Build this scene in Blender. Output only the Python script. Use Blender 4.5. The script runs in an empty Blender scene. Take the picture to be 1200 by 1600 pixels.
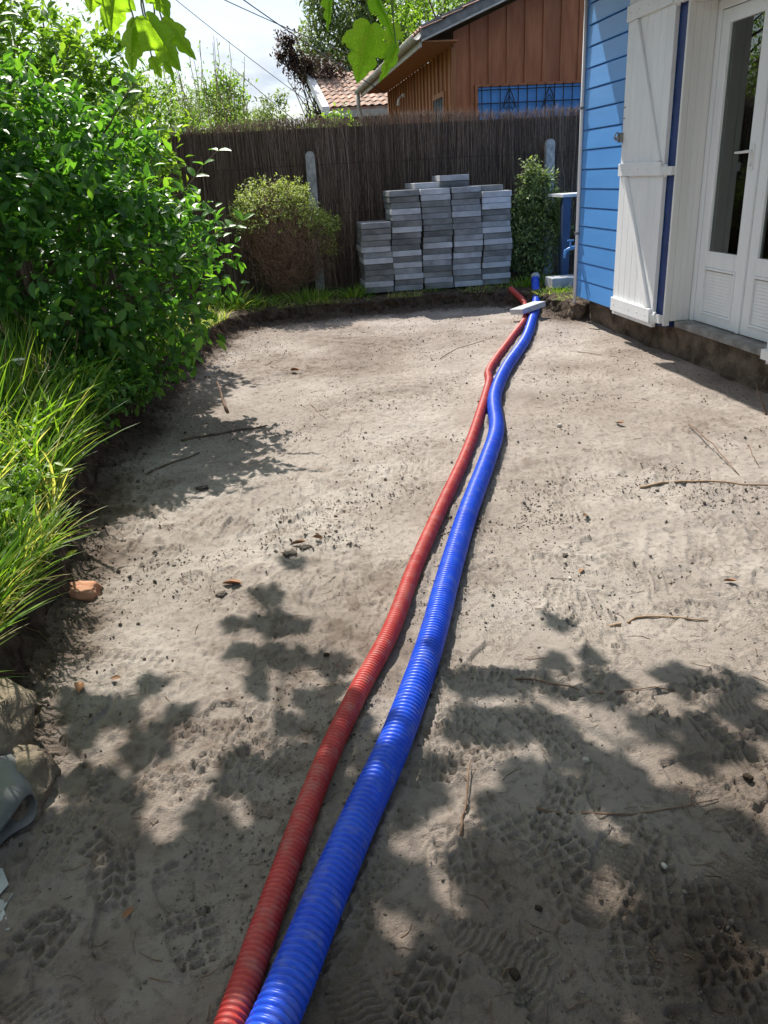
import bpy, bmesh, math, random
import numpy as np
from mathutils import Vector, Matrix
R = math.radians
rnd = random.Random(7)
rng = np.random.default_rng(11)
sc = bpy.context.scene
col = sc.collection

# ---------------------------------------------------------------- camera, sky, sun, exposure
cam_d = bpy.data.cameras.new('camera'); cam = bpy.data.objects.new('camera', cam_d); col.objects.link(cam)
cam_d.sensor_fit = 'VERTICAL'; cam_d.sensor_height = 36.0; cam_d.sensor_width = 27.0
cam_d.lens = 36 * 1238 / 1600; cam_d.clip_start = .05; cam_d.clip_end = 2000
CR = np.array([[.98808, .10365, -.11385], [-.14496, .37759, -.91456], [-.05180, .92015, .38811]])
u, s_, vt = np.linalg.svd(CR); CR = u @ vt
m = Matrix.Identity(4)
for i in range(3):
    for j in range(3): m[i][j] = CR[i][j]
m[0][3], m[1][3], m[2][3] = 0, 0, 1.42
cam.matrix_world = m
sc.camera = cam
SUN = Vector((-.20, .79, 1.0)).normalized()
world = bpy.data.worlds.new('World'); sc.world = world; world.use_nodes = True
nt = world.node_tree; nt.nodes.clear()
def N(t, k, **kw):
    n = t.nodes.new(k)
    for a, b in kw.items(): setattr(n, a, b)
    return n
out = N(nt, 'ShaderNodeOutputWorld'); bg = N(nt, 'ShaderNodeBackground'); sky = N(nt, 'ShaderNodeTexSky')
sky.sky_type = 'NISHITA'; sky.sun_disc = False; sky.sun_elevation = math.asin(SUN.z); sky.sun_rotation = math.atan2(SUN.x, SUN.y)
sky.dust_density = 1.5; sky.air_density = 1.0
tc = N(nt, 'ShaderNodeTexCoord'); sep = N(nt, 'ShaderNodeSeparateXYZ'); nt.links.new(tc.outputs['Generated'], sep.inputs[0])
mz = N(nt, 'ShaderNodeMath', operation='MAXIMUM'); nt.links.new(sep.outputs[2], mz.inputs[0]); mz.inputs[1].default_value = .0
az = N(nt, 'ShaderNodeMath', operation='ADD'); nt.links.new(mz.outputs[0], az.inputs[0]); az.inputs[1].default_value = .22
vd = N(nt, 'ShaderNodeVectorMath', operation='DIVIDE'); nt.links.new(tc.outputs['Generated'], vd.inputs[0])
cx = N(nt, 'ShaderNodeCombineXYZ')
for k in range(3): nt.links.new(az.outputs[0], cx.inputs[k])
nt.links.new(cx.outputs[0], vd.inputs[1])
no = N(nt, 'ShaderNodeTexNoise'); no.inputs['Scale'].default_value = 1.6; no.inputs['Detail'].default_value = 8; no.inputs['Roughness'].default_value = .58; no.inputs['Distortion'].default_value = .3
nt.links.new(vd.outputs[0], no.inputs['Vector'])
cr = N(nt, 'ShaderNodeValToRGB'); cr.color_ramp.elements[0].position = .42; cr.color_ramp.elements[1].position = .62
nt.links.new(no.outputs['Fac'], cr.inputs[0])
no2 = N(nt, 'ShaderNodeTexNoise'); no2.inputs['Scale'].default_value = 3.3; no2.inputs['Detail'].default_value = 7; nt.links.new(vd.outputs[0], no2.inputs['Vector'])
cc = N(nt, 'ShaderNodeValToRGB'); cc.color_ramp.elements[0].position = .3; cc.color_ramp.elements[0].color = (4.2, 4.8, 5.7, 1); cc.color_ramp.elements[1].position = .65; cc.color_ramp.elements[1].color = (6.5, 6.8, 7.2, 1)
nt.links.new(no2.outputs['Fac'], cc.inputs[0])
mx = N(nt, 'ShaderNodeMix', data_type='RGBA'); nt.links.new(cr.outputs[0], mx.inputs[0]); nt.links.new(sky.outputs[0], mx.inputs[6]); nt.links.new(cc.outputs[0], mx.inputs[7])
nt.links.new(mx.outputs[2], bg.inputs[0]); bg.inputs[1].default_value = .10; nt.links.new(bg.outputs[0], out.inputs[0])
sd = bpy.data.lights.new('sun', 'SUN'); sd.energy = 4.9; sd.angle = R(.55); sd.color = (1, .95, .87)
so = bpy.data.objects.new('sun', sd); col.objects.link(so); so.rotation_euler = SUN.to_track_quat('Z', 'Y').to_euler(); so.location = (-5, 20, 30)
sc.view_settings.view_transform = 'Standard'; sc.view_settings.look = 'None'; sc.view_settings.gamma = 1; sc.view_settings.exposure = .66
sc.view_settings.use_curve_mapping = False

# ---------------------------------------------------------------- materials
def mat(name, c1, c2=None, rough=.8, scale=8, detail=6, stretch=(1, 1, 1), bump=0, bscale=None, bdist=.01, spec=.5, tone=None, rand=0,
        trans=0, tcol=None, metal=0, lo=.35, hi=.65, c3=None, s3=2, l3=.5, h3=.7, sheen=0, coat=0, bstretch=None):
    M = bpy.data.materials.new(name); M.use_nodes = True; t = M.node_tree; t.nodes.clear()
    o = N(t, 'ShaderNodeOutputMaterial'); p = N(t, 'ShaderNodeBsdfPrincipled'); L = t.links.new
    p.inputs['Roughness'].default_value = rough; p.inputs['Specular IOR Level'].default_value = spec; p.inputs['Metallic'].default_value = metal
    p.inputs['Coat Weight'].default_value = coat
    tcn = N(t, 'ShaderNodeTexCoord'); mp = N(t, 'ShaderNodeMapping'); mp.inputs['Scale'].default_value = stretch
    L(tcn.outputs['Object'], mp.inputs[0]); vec = mp.outputs[0]
    if rand:
        oi = N(t, 'ShaderNodeObjectInfo'); ad = N(t, 'ShaderNodeVectorMath', operation='MULTIPLY_ADD')
        cb = N(t, 'ShaderNodeCombineXYZ')
        for k in range(3): L(oi.outputs['Random'], cb.inputs[k])
        L(cb.outputs[0], ad.inputs[0]); ad.inputs[1].default_value = (37, 53, 71); L(vec, ad.inputs[2]); vec = ad.outputs[0]
    cur = None
    if c2 is not None:
        n = N(t, 'ShaderNodeTexNoise'); n.inputs['Scale'].default_value = scale; n.inputs['Detail'].default_value = detail; n.inputs['Roughness'].default_value = .6
        L(vec, n.inputs['Vector']); r = N(t, 'ShaderNodeValToRGB'); r.color_ramp.elements[0].position = lo; r.color_ramp.elements[1].position = hi
        r.color_ramp.elements[0].color = (*c1, 1); r.color_ramp.elements[1].color = (*c2, 1); L(n.outputs['Fac'], r.inputs[0]); cur = r.outputs[0]
    if c3 is not None:
        n = N(t, 'ShaderNodeTexNoise'); n.inputs['Scale'].default_value = s3; n.inputs['Detail'].default_value = 8; n.inputs['Roughness'].default_value = .65; L(vec, n.inputs['Vector'])
        r = N(t, 'ShaderNodeMapRange'); r.inputs[1].default_value = l3; r.inputs[2].default_value = h3; L(n.outputs['Fac'], r.inputs[0])
        x = N(t, 'ShaderNodeMix', data_type='RGBA'); L(r.outputs[0], x.inputs[0]); L(cur, x.inputs[6]); x.inputs[7].default_value = (*c3, 1); cur = x.outputs[2]
    if tone is not None:       # per-piece colour from the mesh attribute 'tone' (0..1)
        a = N(t, 'ShaderNodeAttribute', attribute_name='tone'); r = N(t, 'ShaderNodeValToRGB')
        els = r.color_ramp.elements
        for k, cc_ in enumerate(tone):
            pos = k / (len(tone) - 1)
            e = els[0] if k == 0 else (els[-1] if k == len(tone) - 1 else els.new(pos))
            e.position = pos; e.color = (*cc_, 1)
        L(a.outputs['Fac'], r.inputs[0])
        if cur is None: cur = r.outputs[0]
        else:
            x = N(t, 'ShaderNodeMix', data_type='RGBA', blend_type='MULTIPLY'); x.inputs[0].default_value = 1; L(cur, x.inputs[6]); L(r.outputs[0], x.inputs[7]); cur = x.outputs[2]
    if rand:
        oi2 = N(t, 'ShaderNodeObjectInfo'); mr = N(t, 'ShaderNodeMapRange'); mr.inputs[3].default_value = 1 - rand; mr.inputs[4].default_value = 1 + rand * .5
        L(oi2.outputs['Random'], mr.inputs[0])
        x = N(t, 'ShaderNodeVectorMath', operation='SCALE')
        if cur is None: x.inputs[0].default_value = c1
        else: L(cur, x.inputs[0])
        L(mr.outputs[0], x.inputs['Scale']); cur = x.outputs[0]
    if cur is None: p.inputs['Base Color'].default_value = (*c1, 1)
    else: L(cur, p.inputs['Base Color'])
    if bump:
        mb = N(t, 'ShaderNodeMapping'); mb.inputs['Scale'].default_value = bstretch or stretch; L(tcn.outputs['Object'], mb.inputs[0])
        n = N(t, 'ShaderNodeTexNoise'); n.inputs['Scale'].default_value = bscale or scale * 4; n.inputs['Detail'].default_value = 6; n.inputs['Roughness'].default_value = .65; L(mb.outputs[0], n.inputs['Vector'])
        b = N(t, 'ShaderNodeBump'); b.inputs['Strength'].default_value = bump; b.inputs['Distance'].default_value = bdist; L(n.outputs['Fac'], b.inputs['Height']); L(b.outputs[0], p.inputs['Normal'])
    if trans:
        tr = N(t, 'ShaderNodeBsdfTranslucent')
        if cur is not None:
            x = N(t, 'ShaderNodeVectorMath', operation='MULTIPLY'); L(cur, x.inputs[0]); x.inputs[1].default_value = tcol or (1.6, 1.5, .6); L(x.outputs[0], tr.inputs[0])
        else: tr.inputs[0].default_value = (*c1, 1)
        ms = N(t, 'ShaderNodeMixShader'); ms.inputs[0].default_value = trans; L(p.outputs[0], ms.inputs[1]); L(tr.outputs[0], ms.inputs[2]); L(ms.outputs[0], o.inputs[0])
    else: L(p.outputs[0], o.inputs[0])
    return M
MT = {}
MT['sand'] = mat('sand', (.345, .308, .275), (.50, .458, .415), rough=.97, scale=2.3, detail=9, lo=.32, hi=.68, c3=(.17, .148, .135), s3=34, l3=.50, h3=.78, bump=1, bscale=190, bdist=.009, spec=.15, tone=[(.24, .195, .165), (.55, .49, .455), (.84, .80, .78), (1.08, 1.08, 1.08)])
MT['soil'] = mat('soil', (.035, .026, .019), (.105, .080, .06), rough=1, scale=14, detail=8, c3=(.16, .125, .09), s3=26, l3=.55, h3=.75, bump=1, bscale=60, bdist=.02, spec=.1)
MT['turf'] = mat('turf', (.055, .05, .028), (.11, .09, .055), rough=1, scale=6, bump=1, bscale=40, bdist=.03, spec=.1)
MT['clod'] = mat('clod', (.18, .155, .13), (.40, .35, .30), rough=1, scale=20, tone=[(.35, .33, .32), (1, 1, 1)], bump=.6, bscale=120, spec=.1)
MT['blue_paint'] = mat('blue_paint', (.085, .29, .68), (.10, .33, .74), rough=.42, scale=3, stretch=(1, .3, 3), bump=.22, bscale=60, bstretch=(1, .12, 1.6), bdist=.004, rand=.08)
MT['navy'] = mat('navy', (.012, .03, .13), (.02, .05, .18), rough=.5)
MT['white_paint'] = mat('white_paint', (.76, .775, .785), (.84, .85, .855), rough=.5, scale=5, stretch=(1, 1, .3), bump=.2, bscale=90, bstretch=(1.5, 1.5, .12), bdist=.003, c3=(.50, .49, .46), s3=11, l3=.62, h3=.85)
MT['white_pvc'] = mat('white_pvc', (.74, .75, .75), (.8, .8, .8), rough=.35, scale=3)
MT['cream'] = mat('cream', (.71, .705, .69), (.78, .775, .76), rough=.55, scale=4, stretch=(1, 1, .2), bump=.1, bscale=60, bdist=.002)
MT['concrete'] = mat('concrete', (.13, .125, .12), (.34, .33, .31), rough=.95, scale=9, detail=9, lo=.3, hi=.7, bump=.6, bscale=90, bdist=.005, spec=.2)
MT['foundation'] = mat('foundation', (.085, .062, .046), (.27, .21, .16), rough=1, scale=6, detail=9, lo=.35, hi=.7, c3=(.28, .24, .2), s3=13, l3=.58, h3=.8, bump=1, bscale=45, bdist=.03, spec=.1)
MT['slab'] = mat('slab', (.27, .28, .295), (.48, .495, .52), rough=.92, scale=5, detail=8, lo=.36, hi=.62, rand=.38, bump=.4, bscale=110, bdist=.003, spec=.2)
MT['slab_wet'] = mat('slab_wet', (.135, .138, .135), (.27, .275, .27), rough=.85, scale=5, detail=8, rand=.3, bump=.4, bscale=110, bdist=.003, spec=.25)
MT['slab_pale'] = mat('slab_pale', (.40, .415, .44), (.56, .575, .60), rough=.92, scale=7, detail=8, rand=.12, bump=.4, bscale=110, bdist=.003, spec=.2)
MT['blue_pipe'] = mat('blue_pipe', (.008, .062, .58), (.016, .095, .68), rough=.36, scale=12, spec=.42, c3=(.20, .23, .40), s3=22, l3=.50, h3=.92)
MT['red_pipe'] = mat('red_pipe', (.40, .035, .030), (.50, .055, .045), rough=.46, scale=12, spec=.4, c3=(.42, .22, .18), s3=22, l3=.47, h3=.9)
MT['brush'] = mat('brush', (.05, .033, .025), None, rough=.95, tone=[(.10, .07, .054), (.23, .165, .125), (.38, .28, .215), (.66, .52, .41)], spec=.15)
MT['brush_back'] = mat('brush_back', (.05, .037, .030), (.09, .066, .054), rough=1, scale=60, stretch=(1, 1, .05))
MT['galv'] = mat('galv', (.30, .31, .31), (.45, .46, .46), rough=.5, metal=.6, scale=9)
MT['zinc'] = mat('zinc', (.42, .41, .37), (.58, .57, .52), rough=.6, metal=.2, scale=7, c3=(.30, .25, .18), s3=12, l3=.55, h3=.8)
MT['iron'] = mat('iron', (.02, .02, .022), rough=.6)
MT['metal'] = mat('metal', (.35, .34, .32), (.2, .19, .17), rough=.4, metal=.8, scale=40)
MT['wood_red'] = mat('wood_red', (.31, .105, .042), (.43, .165, .07), rough=.7, scale=4, stretch=(3, 3, .5), bump=.3, bscale=20, bstretch=(4, 4, .3), rand=.16)
MT['wood_orange'] = mat('wood_orange', (.30, .12, .045), (.42, .18, .07), rough=.7, scale=4, stretch=(3, 3, .5), rand=.15)
MT['tile'] = mat('tile', (.33, .16, .10), (.52, .34, .25), rough=.85, scale=6, rand=.4, c3=(.50, .45, .39), s3=5, l3=.48, h3=.7)
MT['lead'] = mat('lead', (.12, .12, .12), (.26, .25, .24), rough=.8, scale=8, c3=(.30, .10, .06), s3=3, l3=.6, h3=.7)
MT['dark_in'] = mat('dark_in', (.03, .03, .032), (.05, .048, .045), rough=.9, scale=2)
MT['curtain'] = mat('curtain', (.34, .34, .32), (.42, .41, .38), rough=.95, scale=3, trans=.3, tcol=(1, 1, 1))
MT['bark'] = mat('bark', (.07, .05, .035), (.17, .13, .09), rough=.95, scale=14, stretch=(1, 1, .3), bump=.6, bscale=40, bdist=.01)
MT['twig'] = mat('twig', (.10, .06, .035), (.22, .13, .08), rough=.9, scale=20)
MT['straw'] = mat('straw', (.24, .15, .09), (.38, .26, .16), rough=.9, scale=20)
MT['deadleaf'] = mat('deadleaf', (.20, .085, .04), (.32, .16, .07), rough=.8, scale=30, rand=.3)
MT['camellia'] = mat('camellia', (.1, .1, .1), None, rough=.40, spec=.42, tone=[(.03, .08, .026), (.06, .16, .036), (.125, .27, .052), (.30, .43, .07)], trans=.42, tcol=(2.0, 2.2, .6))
MT['shrub_leaf'] = mat('shrub_leaf', (.1, .1, .1), None, rough=.45, tone=[(.06, .13, .025), (.13, .24, .04), (.23, .35, .06), (.38, .46, .10)], trans=.5, tcol=(1.7, 1.8, .6))
MT['dry_leaf'] = mat('dry_leaf', (.1, .1, .1), None, rough=.6, tone=[(.06, .048, .034), (.15, .19, .055), (.34, .43, .10), (.54, .60, .19)], trans=.35, tcol=(1.5, 1.6, .7))
MT['grey_leaf'] = mat('grey_leaf', (.1, .1, .1), None, rough=.6, tone=[(.07, .11, .05), (.17, .23, .09), (.28, .36, .12), (.44, .48, .18)], trans=.35, tcol=(1.4, 1.5, .7))
MT['red_leaf'] = mat('red_leaf', (.1, .1, .1), None, rough=.6, tone=[(.035, .022, .018), (.07, .045, .035), (.10, .07, .05)], trans=.3, tcol=(1.4, 1.1, .9))
MT['pale_leaf'] = mat('pale_leaf', (.1, .1, .1), None, rough=.6, tone=[(.14, .20, .07), (.26, .34, .12), (.42, .46, .2)], trans=.4, tcol=(1.3, 1.4, .8))
MT['fig'] = mat('fig', (.11, .22, .025), (.16, .30, .035), rough=.5, scale=30, trans=.68, tcol=(3.3, 3.0, .9), bump=.3, bscale=60, bdist=.002)
MT['grass'] = mat('grass', (.1, .1, .1), None, rough=.5, tone=[(.05, .11, .02), (.10, .22, .03), (.22, .34, .05), (.48, .43, .24)], trans=.5, tcol=(1.8, 1.8, .6))
MT['flower'] = mat('flower', (.72, .74, .62), rough=.8, trans=.2)
MT['umbel'] = mat('umbel', (.45, .55, .16), rough=.8, trans=.2)
MT['terracotta'] = mat('terracotta', (.34, .15, .08), (.48, .26, .16), rough=.95, scale=12, bump=.6, bscale=50)
MT['sandstone'] = mat('sandstone', (.17, .135, .10), (.34, .28, .20), rough=.95, scale=6, detail=9, c3=(.08, .065, .05), s3=7, l3=.48, h3=.68, bump=.9, bscale=24, bdist=.02, spec=.15)
MT['tarp'] = mat('tarp', (.085, .09, .09), (.14, .145, .14), rough=.42, scale=5, spec=.5, c3=(.24, .24, .23), s3=9, l3=.6, h3=.8, bump=.3, bscale=14, bdist=.01)
MT['tarp_in'] = mat('tarp_in', (.02, .022, .03), rough=.45)
MT['scrap'] = mat('scrap', (.24, .26, .27), (.40, .42, .42), rough=.35, scale=9, spec=.5)
MT['pebble'] = mat('pebble', (.42, .38, .33), (.6, .55, .48), rough=.8, scale=20, rand=.3)
MT['clod_dark'] = mat('clod_dark', (.07, .06, .05), (.17, .145, .12), rough=1, scale=20, bump=.8, bscale=90, spec=.1)
MT['tablepaint'] = mat('tablepaint', (.02, .04, .10), (.03, .06, .13), rough=.6, scale=8)
MT['cable'] = mat('cable', (.10, .10, .11), rough=.6)
MT['cable_pale'] = mat('cable_pale', (.5, .5, .5), rough=.5)
def glass():
    M = bpy.data.materials.new('glass'); M.use_nodes = True; t = M.node_tree; t.nodes.clear(); L = t.links.new
    o = N(t, 'ShaderNodeOutputMaterial'); g = N(t, 'ShaderNodeBsdfGlossy'); g.inputs['Roughness'].default_value = .01; g.inputs[0].default_value = (.9, .95, .93, 1)
    tr = N(t, 'ShaderNodeBsdfTransparent'); tr.inputs[0].default_value = (.82, .86, .84, 1); f = N(t, 'ShaderNodeFresnel'); f.inputs[0].default_value = 1.5
    a = N(t, 'ShaderNodeMath', operation='MULTIPLY'); a.inputs[1].default_value = 1.9; L(f.outputs[0], a.inputs[0])
    ms = N(t, 'ShaderNodeMixShader'); L(a.outputs[0], ms.inputs[0]); L(tr.outputs[0], ms.inputs[1]); L(g.outputs[0], ms.inputs[2]); L(ms.outputs[0], o.inputs[0]); return M
MT['glass'] = glass()

# ---------------------------------------------------------------- helpers
def tag(o, label=None, cat=None, group=None, kind=None):
    if label: o['label'] = label
    if cat: o['category'] = cat
    if group: o['group'] = group
    if kind: o['kind'] = kind
    return o
def empty(name, loc, label=None, cat=None, group=None):
    o = bpy.data.objects.new(name, None); col.objects.link(o); o.location = loc; o.empty_display_size = .1
    return tag(o, label, cat, group)
def attach(o, parent):
    o.parent = parent
    o.matrix_parent_inverse = Matrix.Translation(-parent.location)
    return o
def link(name, me, material, parent=None, label=None):
    o = bpy.data.objects.new(name, me)
    if material and not me.materials: me.materials.append(MT[material])
    col.objects.link(o)
    if parent: attach(o, parent)
    if label: o['label'] = label
    return o
def np_mesh(name, v, f, tone=None, smooth=False):
    v = np.asarray(v, dtype=np.float32); f = np.asarray(f, dtype=np.int32)
    me = bpy.data.meshes.new(name); k = f.shape[1]
    me.vertices.add(len(v)); me.vertices.foreach_set('co', v.ravel())
    me.loops.add(f.size); me.loops.foreach_set('vertex_index', f.ravel())
    me.polygons.add(len(f)); me.polygons.foreach_set('loop_start', np.arange(0, f.size, k, dtype=np.int32))
    me.update(calc_edges=True)
    if smooth: me.polygons.foreach_set('use_smooth', np.ones(len(f), dtype=bool))
    if tone is not None:
        a = me.attributes.new('tone', 'FLOAT', 'POINT'); a.data.foreach_set('value', np.asarray(tone, dtype=np.float32))
    me.update(); return me
class MB:
    def __init__(s): s.v = []; s.f = []; s.sm = []
    def add(s, vs, fs, smooth=False):
        n = len(s.v); s.v += [tuple(p) for p in vs]; s.f += [tuple(n + i for i in q) for q in fs]; s.sm += [smooth] * len(fs); return s
    def box(s, x0, x1, y0, y1, z0, z1):
        v = [(x0, y0, z0), (x1, y0, z0), (x1, y1, z0), (x0, y1, z0), (x0, y0, z1), (x1, y0, z1), (x1, y1, z1), (x0, y1, z1)]
        return s.add(v, [(0, 3, 2, 1), (4, 5, 6, 7), (0, 1, 5, 4), (1, 2, 6, 5), (2, 3, 7, 6), (3, 0, 4, 7)])
    def hexa(s, v): return s.add(v, [(0, 3, 2, 1), (4, 5, 6, 7), (0, 1, 5, 4), (1, 2, 6, 5), (2, 3, 7, 6), (3, 0, 4, 7)])
    def prism(s, poly, axis, a, b):      # poly: 2D points in the plane across the axis
        def P(p, t): return {'x': (t, p[0], p[1]), 'y': (p[0], t, p[1]), 'z': (p[0], p[1], t)}[axis]
        n = len(poly); v = [P(p, a) for p in poly] + [P(p, b) for p in poly]
        return s.add(v, [tuple(range(n))[::-1], tuple(range(n, 2 * n))] + [(i, (i + 1) % n, n + (i + 1) % n, n + i) for i in range(n)])
    def tube(s, pts, r0, r1=None, sides=6, cap=True):
        r1 = r0 if r1 is None else r1; pts = [Vector(p) for p in pts]; n = len(pts); vs = []; fs = []; up = Vector((0, 0, 1)); X = None
        for i, p in enumerate(pts):
            d = (pts[min(i + 1, n - 1)] - pts[max(i - 1, 0)]).normalized()
            if X is None: X = d.cross(up if abs(d.z) < .9 else Vector((1, 0, 0))).normalized()
            X = (X - d * X.dot(d)).normalized(); Y = d.cross(X)
            r = r0 + (r1 - r0) * i / max(1, n - 1)
            for k in range(sides):
                a = 2 * math.pi * k / sides; vs.append(p + X * math.cos(a) * r + Y * math.sin(a) * r)
        for i in range(n - 1):
            for k in range(sides):
                fs.append((i * sides + k, i * sides + (k + 1) % sides, (i + 1) * sides + (k + 1) % sides, (i + 1) * sides + k))
        if cap: fs += [tuple(range(sides))[::-1], tuple(range((n - 1) * sides, n * sides))]
        return s.add(vs, fs, True)
    def mesh(s, name, bevel=0):
        me = bpy.data.meshes.new(name); me.from_pydata(s.v, [], s.f); me.polygons.foreach_set('use_smooth', s.sm)
        bm = bmesh.new(); bm.from_mesh(me)
        bmesh.ops.recalc_face_normals(bm, faces=bm.faces)
        if bevel: bmesh.ops.bevel(bm, geom=[e for e in bm.edges if len(e.link_faces) == 2 and e.calc_face_angle() > .6], offset=bevel, segments=1, affect='EDGES')
        bm.to_mesh(me); bm.free(); return me
    def build(s, name, material, parent=None, label=None, bevel=0): return link(name, s.mesh(name, bevel), material, parent, label)
def hsh(ix, iy, sd):
    h = (ix.astype(np.int64) * 374761393 + iy.astype(np.int64) * 668265263 + sd * 974634777) & 0xffffffff
    h = ((h ^ (h >> 13)) * 1274126177) & 0xffffffff
    return ((h ^ (h >> 16)) & 0xffff) / 65535.0
def vn(x, y, sd=0):
    xi = np.floor(x); yi = np.floor(y); fx = x - xi; fy = y - yi; fx = fx * fx * fx * (fx * (fx * 6 - 15) + 10); fy = fy * fy * fy * (fy * (fy * 6 - 15) + 10)
    a = hsh(xi, yi, sd); b = hsh(xi + 1, yi, sd); c = hsh(xi, yi + 1, sd); d = hsh(xi + 1, yi + 1, sd)
    return (a + (b - a) * fx) * (1 - fy) + (c + (d - c) * fx) * fy
def fbm(x, y, sd=0, o=4):
    s = 0; a = 1; t = 0
    for k in range(o): s = s + a * vn(x, y, sd + k * 17); t += a; a *= .5; x = x * 2.03 + 3.1; y = y * 2.03 + 1.7
    return s / t
def sstep(a, b, x): t = np.clip((x - a) / (b - a), 0, 1); return t * t * (3 - 2 * t)
def frames(d, nrm):                     # (N,3) directions and normals -> (N,3,3) with columns X (width), Y (length), Z (normal)
    d = d / np.linalg.norm(d, axis=1, keepdims=True); x = np.cross(d, nrm); x /= np.linalg.norm(x, axis=1, keepdims=True) + 1e-9
    z = np.cross(x, d); return np.stack([x, d, z], axis=2)
def scatter_mesh(name, tv, tf, pos, mats, scale, tone, smooth=False):
    tv = np.array(tv, float); tf = np.array(tf); n = len(pos)
    v = np.einsum('nij,kj->nki', mats * np.asarray(scale).reshape(n, 1, 1), tv) + pos[:, None, :]
    f = (tf[None] + (np.arange(n) * len(tv))[:, None, None]).reshape(-1, tf.shape[1])
    return np_mesh(name, v.reshape(-1, 3), f, np.repeat(tone, len(tv)), smooth)
def leaf_template(w=.5, fold=.10, droop=.18, rows=((0, .06), (.22, .72), (.5, 1), (.78, .62), (1, 0))):
    v = []; f = []
    for t, h in rows:
        z = -droop * t * t
        v += [(-h * w / 2, t, z + fold * h), (0, t, z), (h * w / 2, t, z + fold * h)]
    for i in range(len(rows) - 1):
        a = i * 3
        for k in (0, 1):
            f.append((a + k, a + k + 1, a + 4 + k)); f.append((a + k, a + 4 + k, a + 3 + k))
    return v, f
LEAF = leaf_template(); LEAF_S = leaf_template(.42, .08, .1, ((0, .1), (.45, 1), (1, 0))); BLADE = leaf_template(.045, .01, .42, ((0, .8), (.3, 1), (.6, .8), (.85, .45), (1, 0)))
def rdir(n, r=rng): v = r.normal(size=(n, 3)); return v / np.linalg.norm(v, axis=1, keepdims=True)
def ell_pts(ells, n, r, lo=.86, hi=1.06, zmin=.25, inside=.8):
    P = []; D = []; ar = np.array([e[3] * e[4] + e[4] * e[5] + e[3] * e[5] for e in ells]); ar = ar / ar.sum()
    while len(P) < n:
        k = r.choice(len(ells), p=ar); e = ells[k]; d = r.normal(size=3); d /= np.linalg.norm(d); q = r.uniform(lo, hi)
        p = np.array(e[:3]) + d * np.array(e[3:6]) * q
        if p[2] < zmin: continue
        bad = False
        for j, g in enumerate(ells):
            if j != k and (((p - np.array(g[:3])) / np.array(g[3:6])) ** 2).sum() < inside ** 2: bad = True; break
        if bad: continue
        nn = d / np.array(e[3:6]); P.append(p); D.append(nn / np.linalg.norm(nn))
    return np.array(P), np.array(D)
def shoots(P, D, k, size, r, spread=.9, up=.4, shoot=.12):
    n = len(P); pos = []; dr = []; nr = []; sz = []; tn = []
    for i in range(k):
        t = r.uniform(-1, .3, size=(n, 1)); q = P + D * t * shoot + r.normal(size=(n, 3)) * shoot * .18
        d = D * .7 + rdir(n, r) * spread; d[:, 2] += r.uniform(-.35, .25, n); nrm = D * .5 + rdir(n, r) * .55; nrm[:, 2] += up + .5
        pos.append(q); dr.append(d); nr.append(nrm); sz.append(size * r.uniform(.6, 1.15, n)); tn.append(t[:, 0] * .12 + r.uniform(.1, .8, n))
    return np.concatenate(pos), frames(np.concatenate(dr), np.concatenate(nr)), np.concatenate(sz), np.clip(np.concatenate(tn), 0, 1)
CAM = np.array([0, 0, 1.42])
def foliage(parent, P, M, S, T, tmpl, material, singles=0, leafname='leaf', visfn=None):
    idx = np.arange(len(P)); single = np.array([], int)
    if singles:
        d = np.linalg.norm(P - CAM, axis=1); sc_ = d.copy()
        q = (P - CAM) @ CR; u_ = q[:, 0] / -q[:, 2]; v_ = q[:, 1] / -q[:, 2]
        vis = (q[:, 2] < 0) & (abs(u_) < .47) & (v_ < .63) & (v_ > -.63)
        if visfn is not None: vis &= visfn
        sc_[~vis] = 1e9; single = np.argsort(sc_ / S)[:singles]; single = single[sc_[single] < 1e8]
    rest = np.setdiff1d(idx, single)
    o = link('foliage', scatter_mesh('foliage', tmpl[0], tmpl[1], P[rest], M[rest], S[rest], T[rest]), material, parent); o['kind'] = 'stuff'
    if len(single):
        v, f = tmpl; var = []
        for k in range(6): var.append(np_mesh('leaf', v, f, np.full(len(v), (k + .5) / 6))); var[-1].materials.append(MT[material])
        base = parent.location
        for i in single:
            ob = bpy.data.objects.new(leafname, var[min(5, int(T[i] * 6))]); col.objects.link(ob); ob.parent = parent
            mm = Matrix([[*(M[i][r_] * S[i]), P[i][r_] - base[r_]] for r_ in range(3)] + [[0, 0, 0, 1]]); ob.matrix_local = mm
    return o
def wob(a, b, n, amp, r=rnd):
    a = Vector(a); b = Vector(b); L_ = (b - a).length; o = []
    for i in range(n + 1):
        t = i / n; k = math.sin(math.pi * t); o.append(a.lerp(b, t) + Vector((r.uniform(-1, 1), r.uniform(-1, 1), r.uniform(-1, 1))) * amp * L_ * k)
    return o
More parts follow.
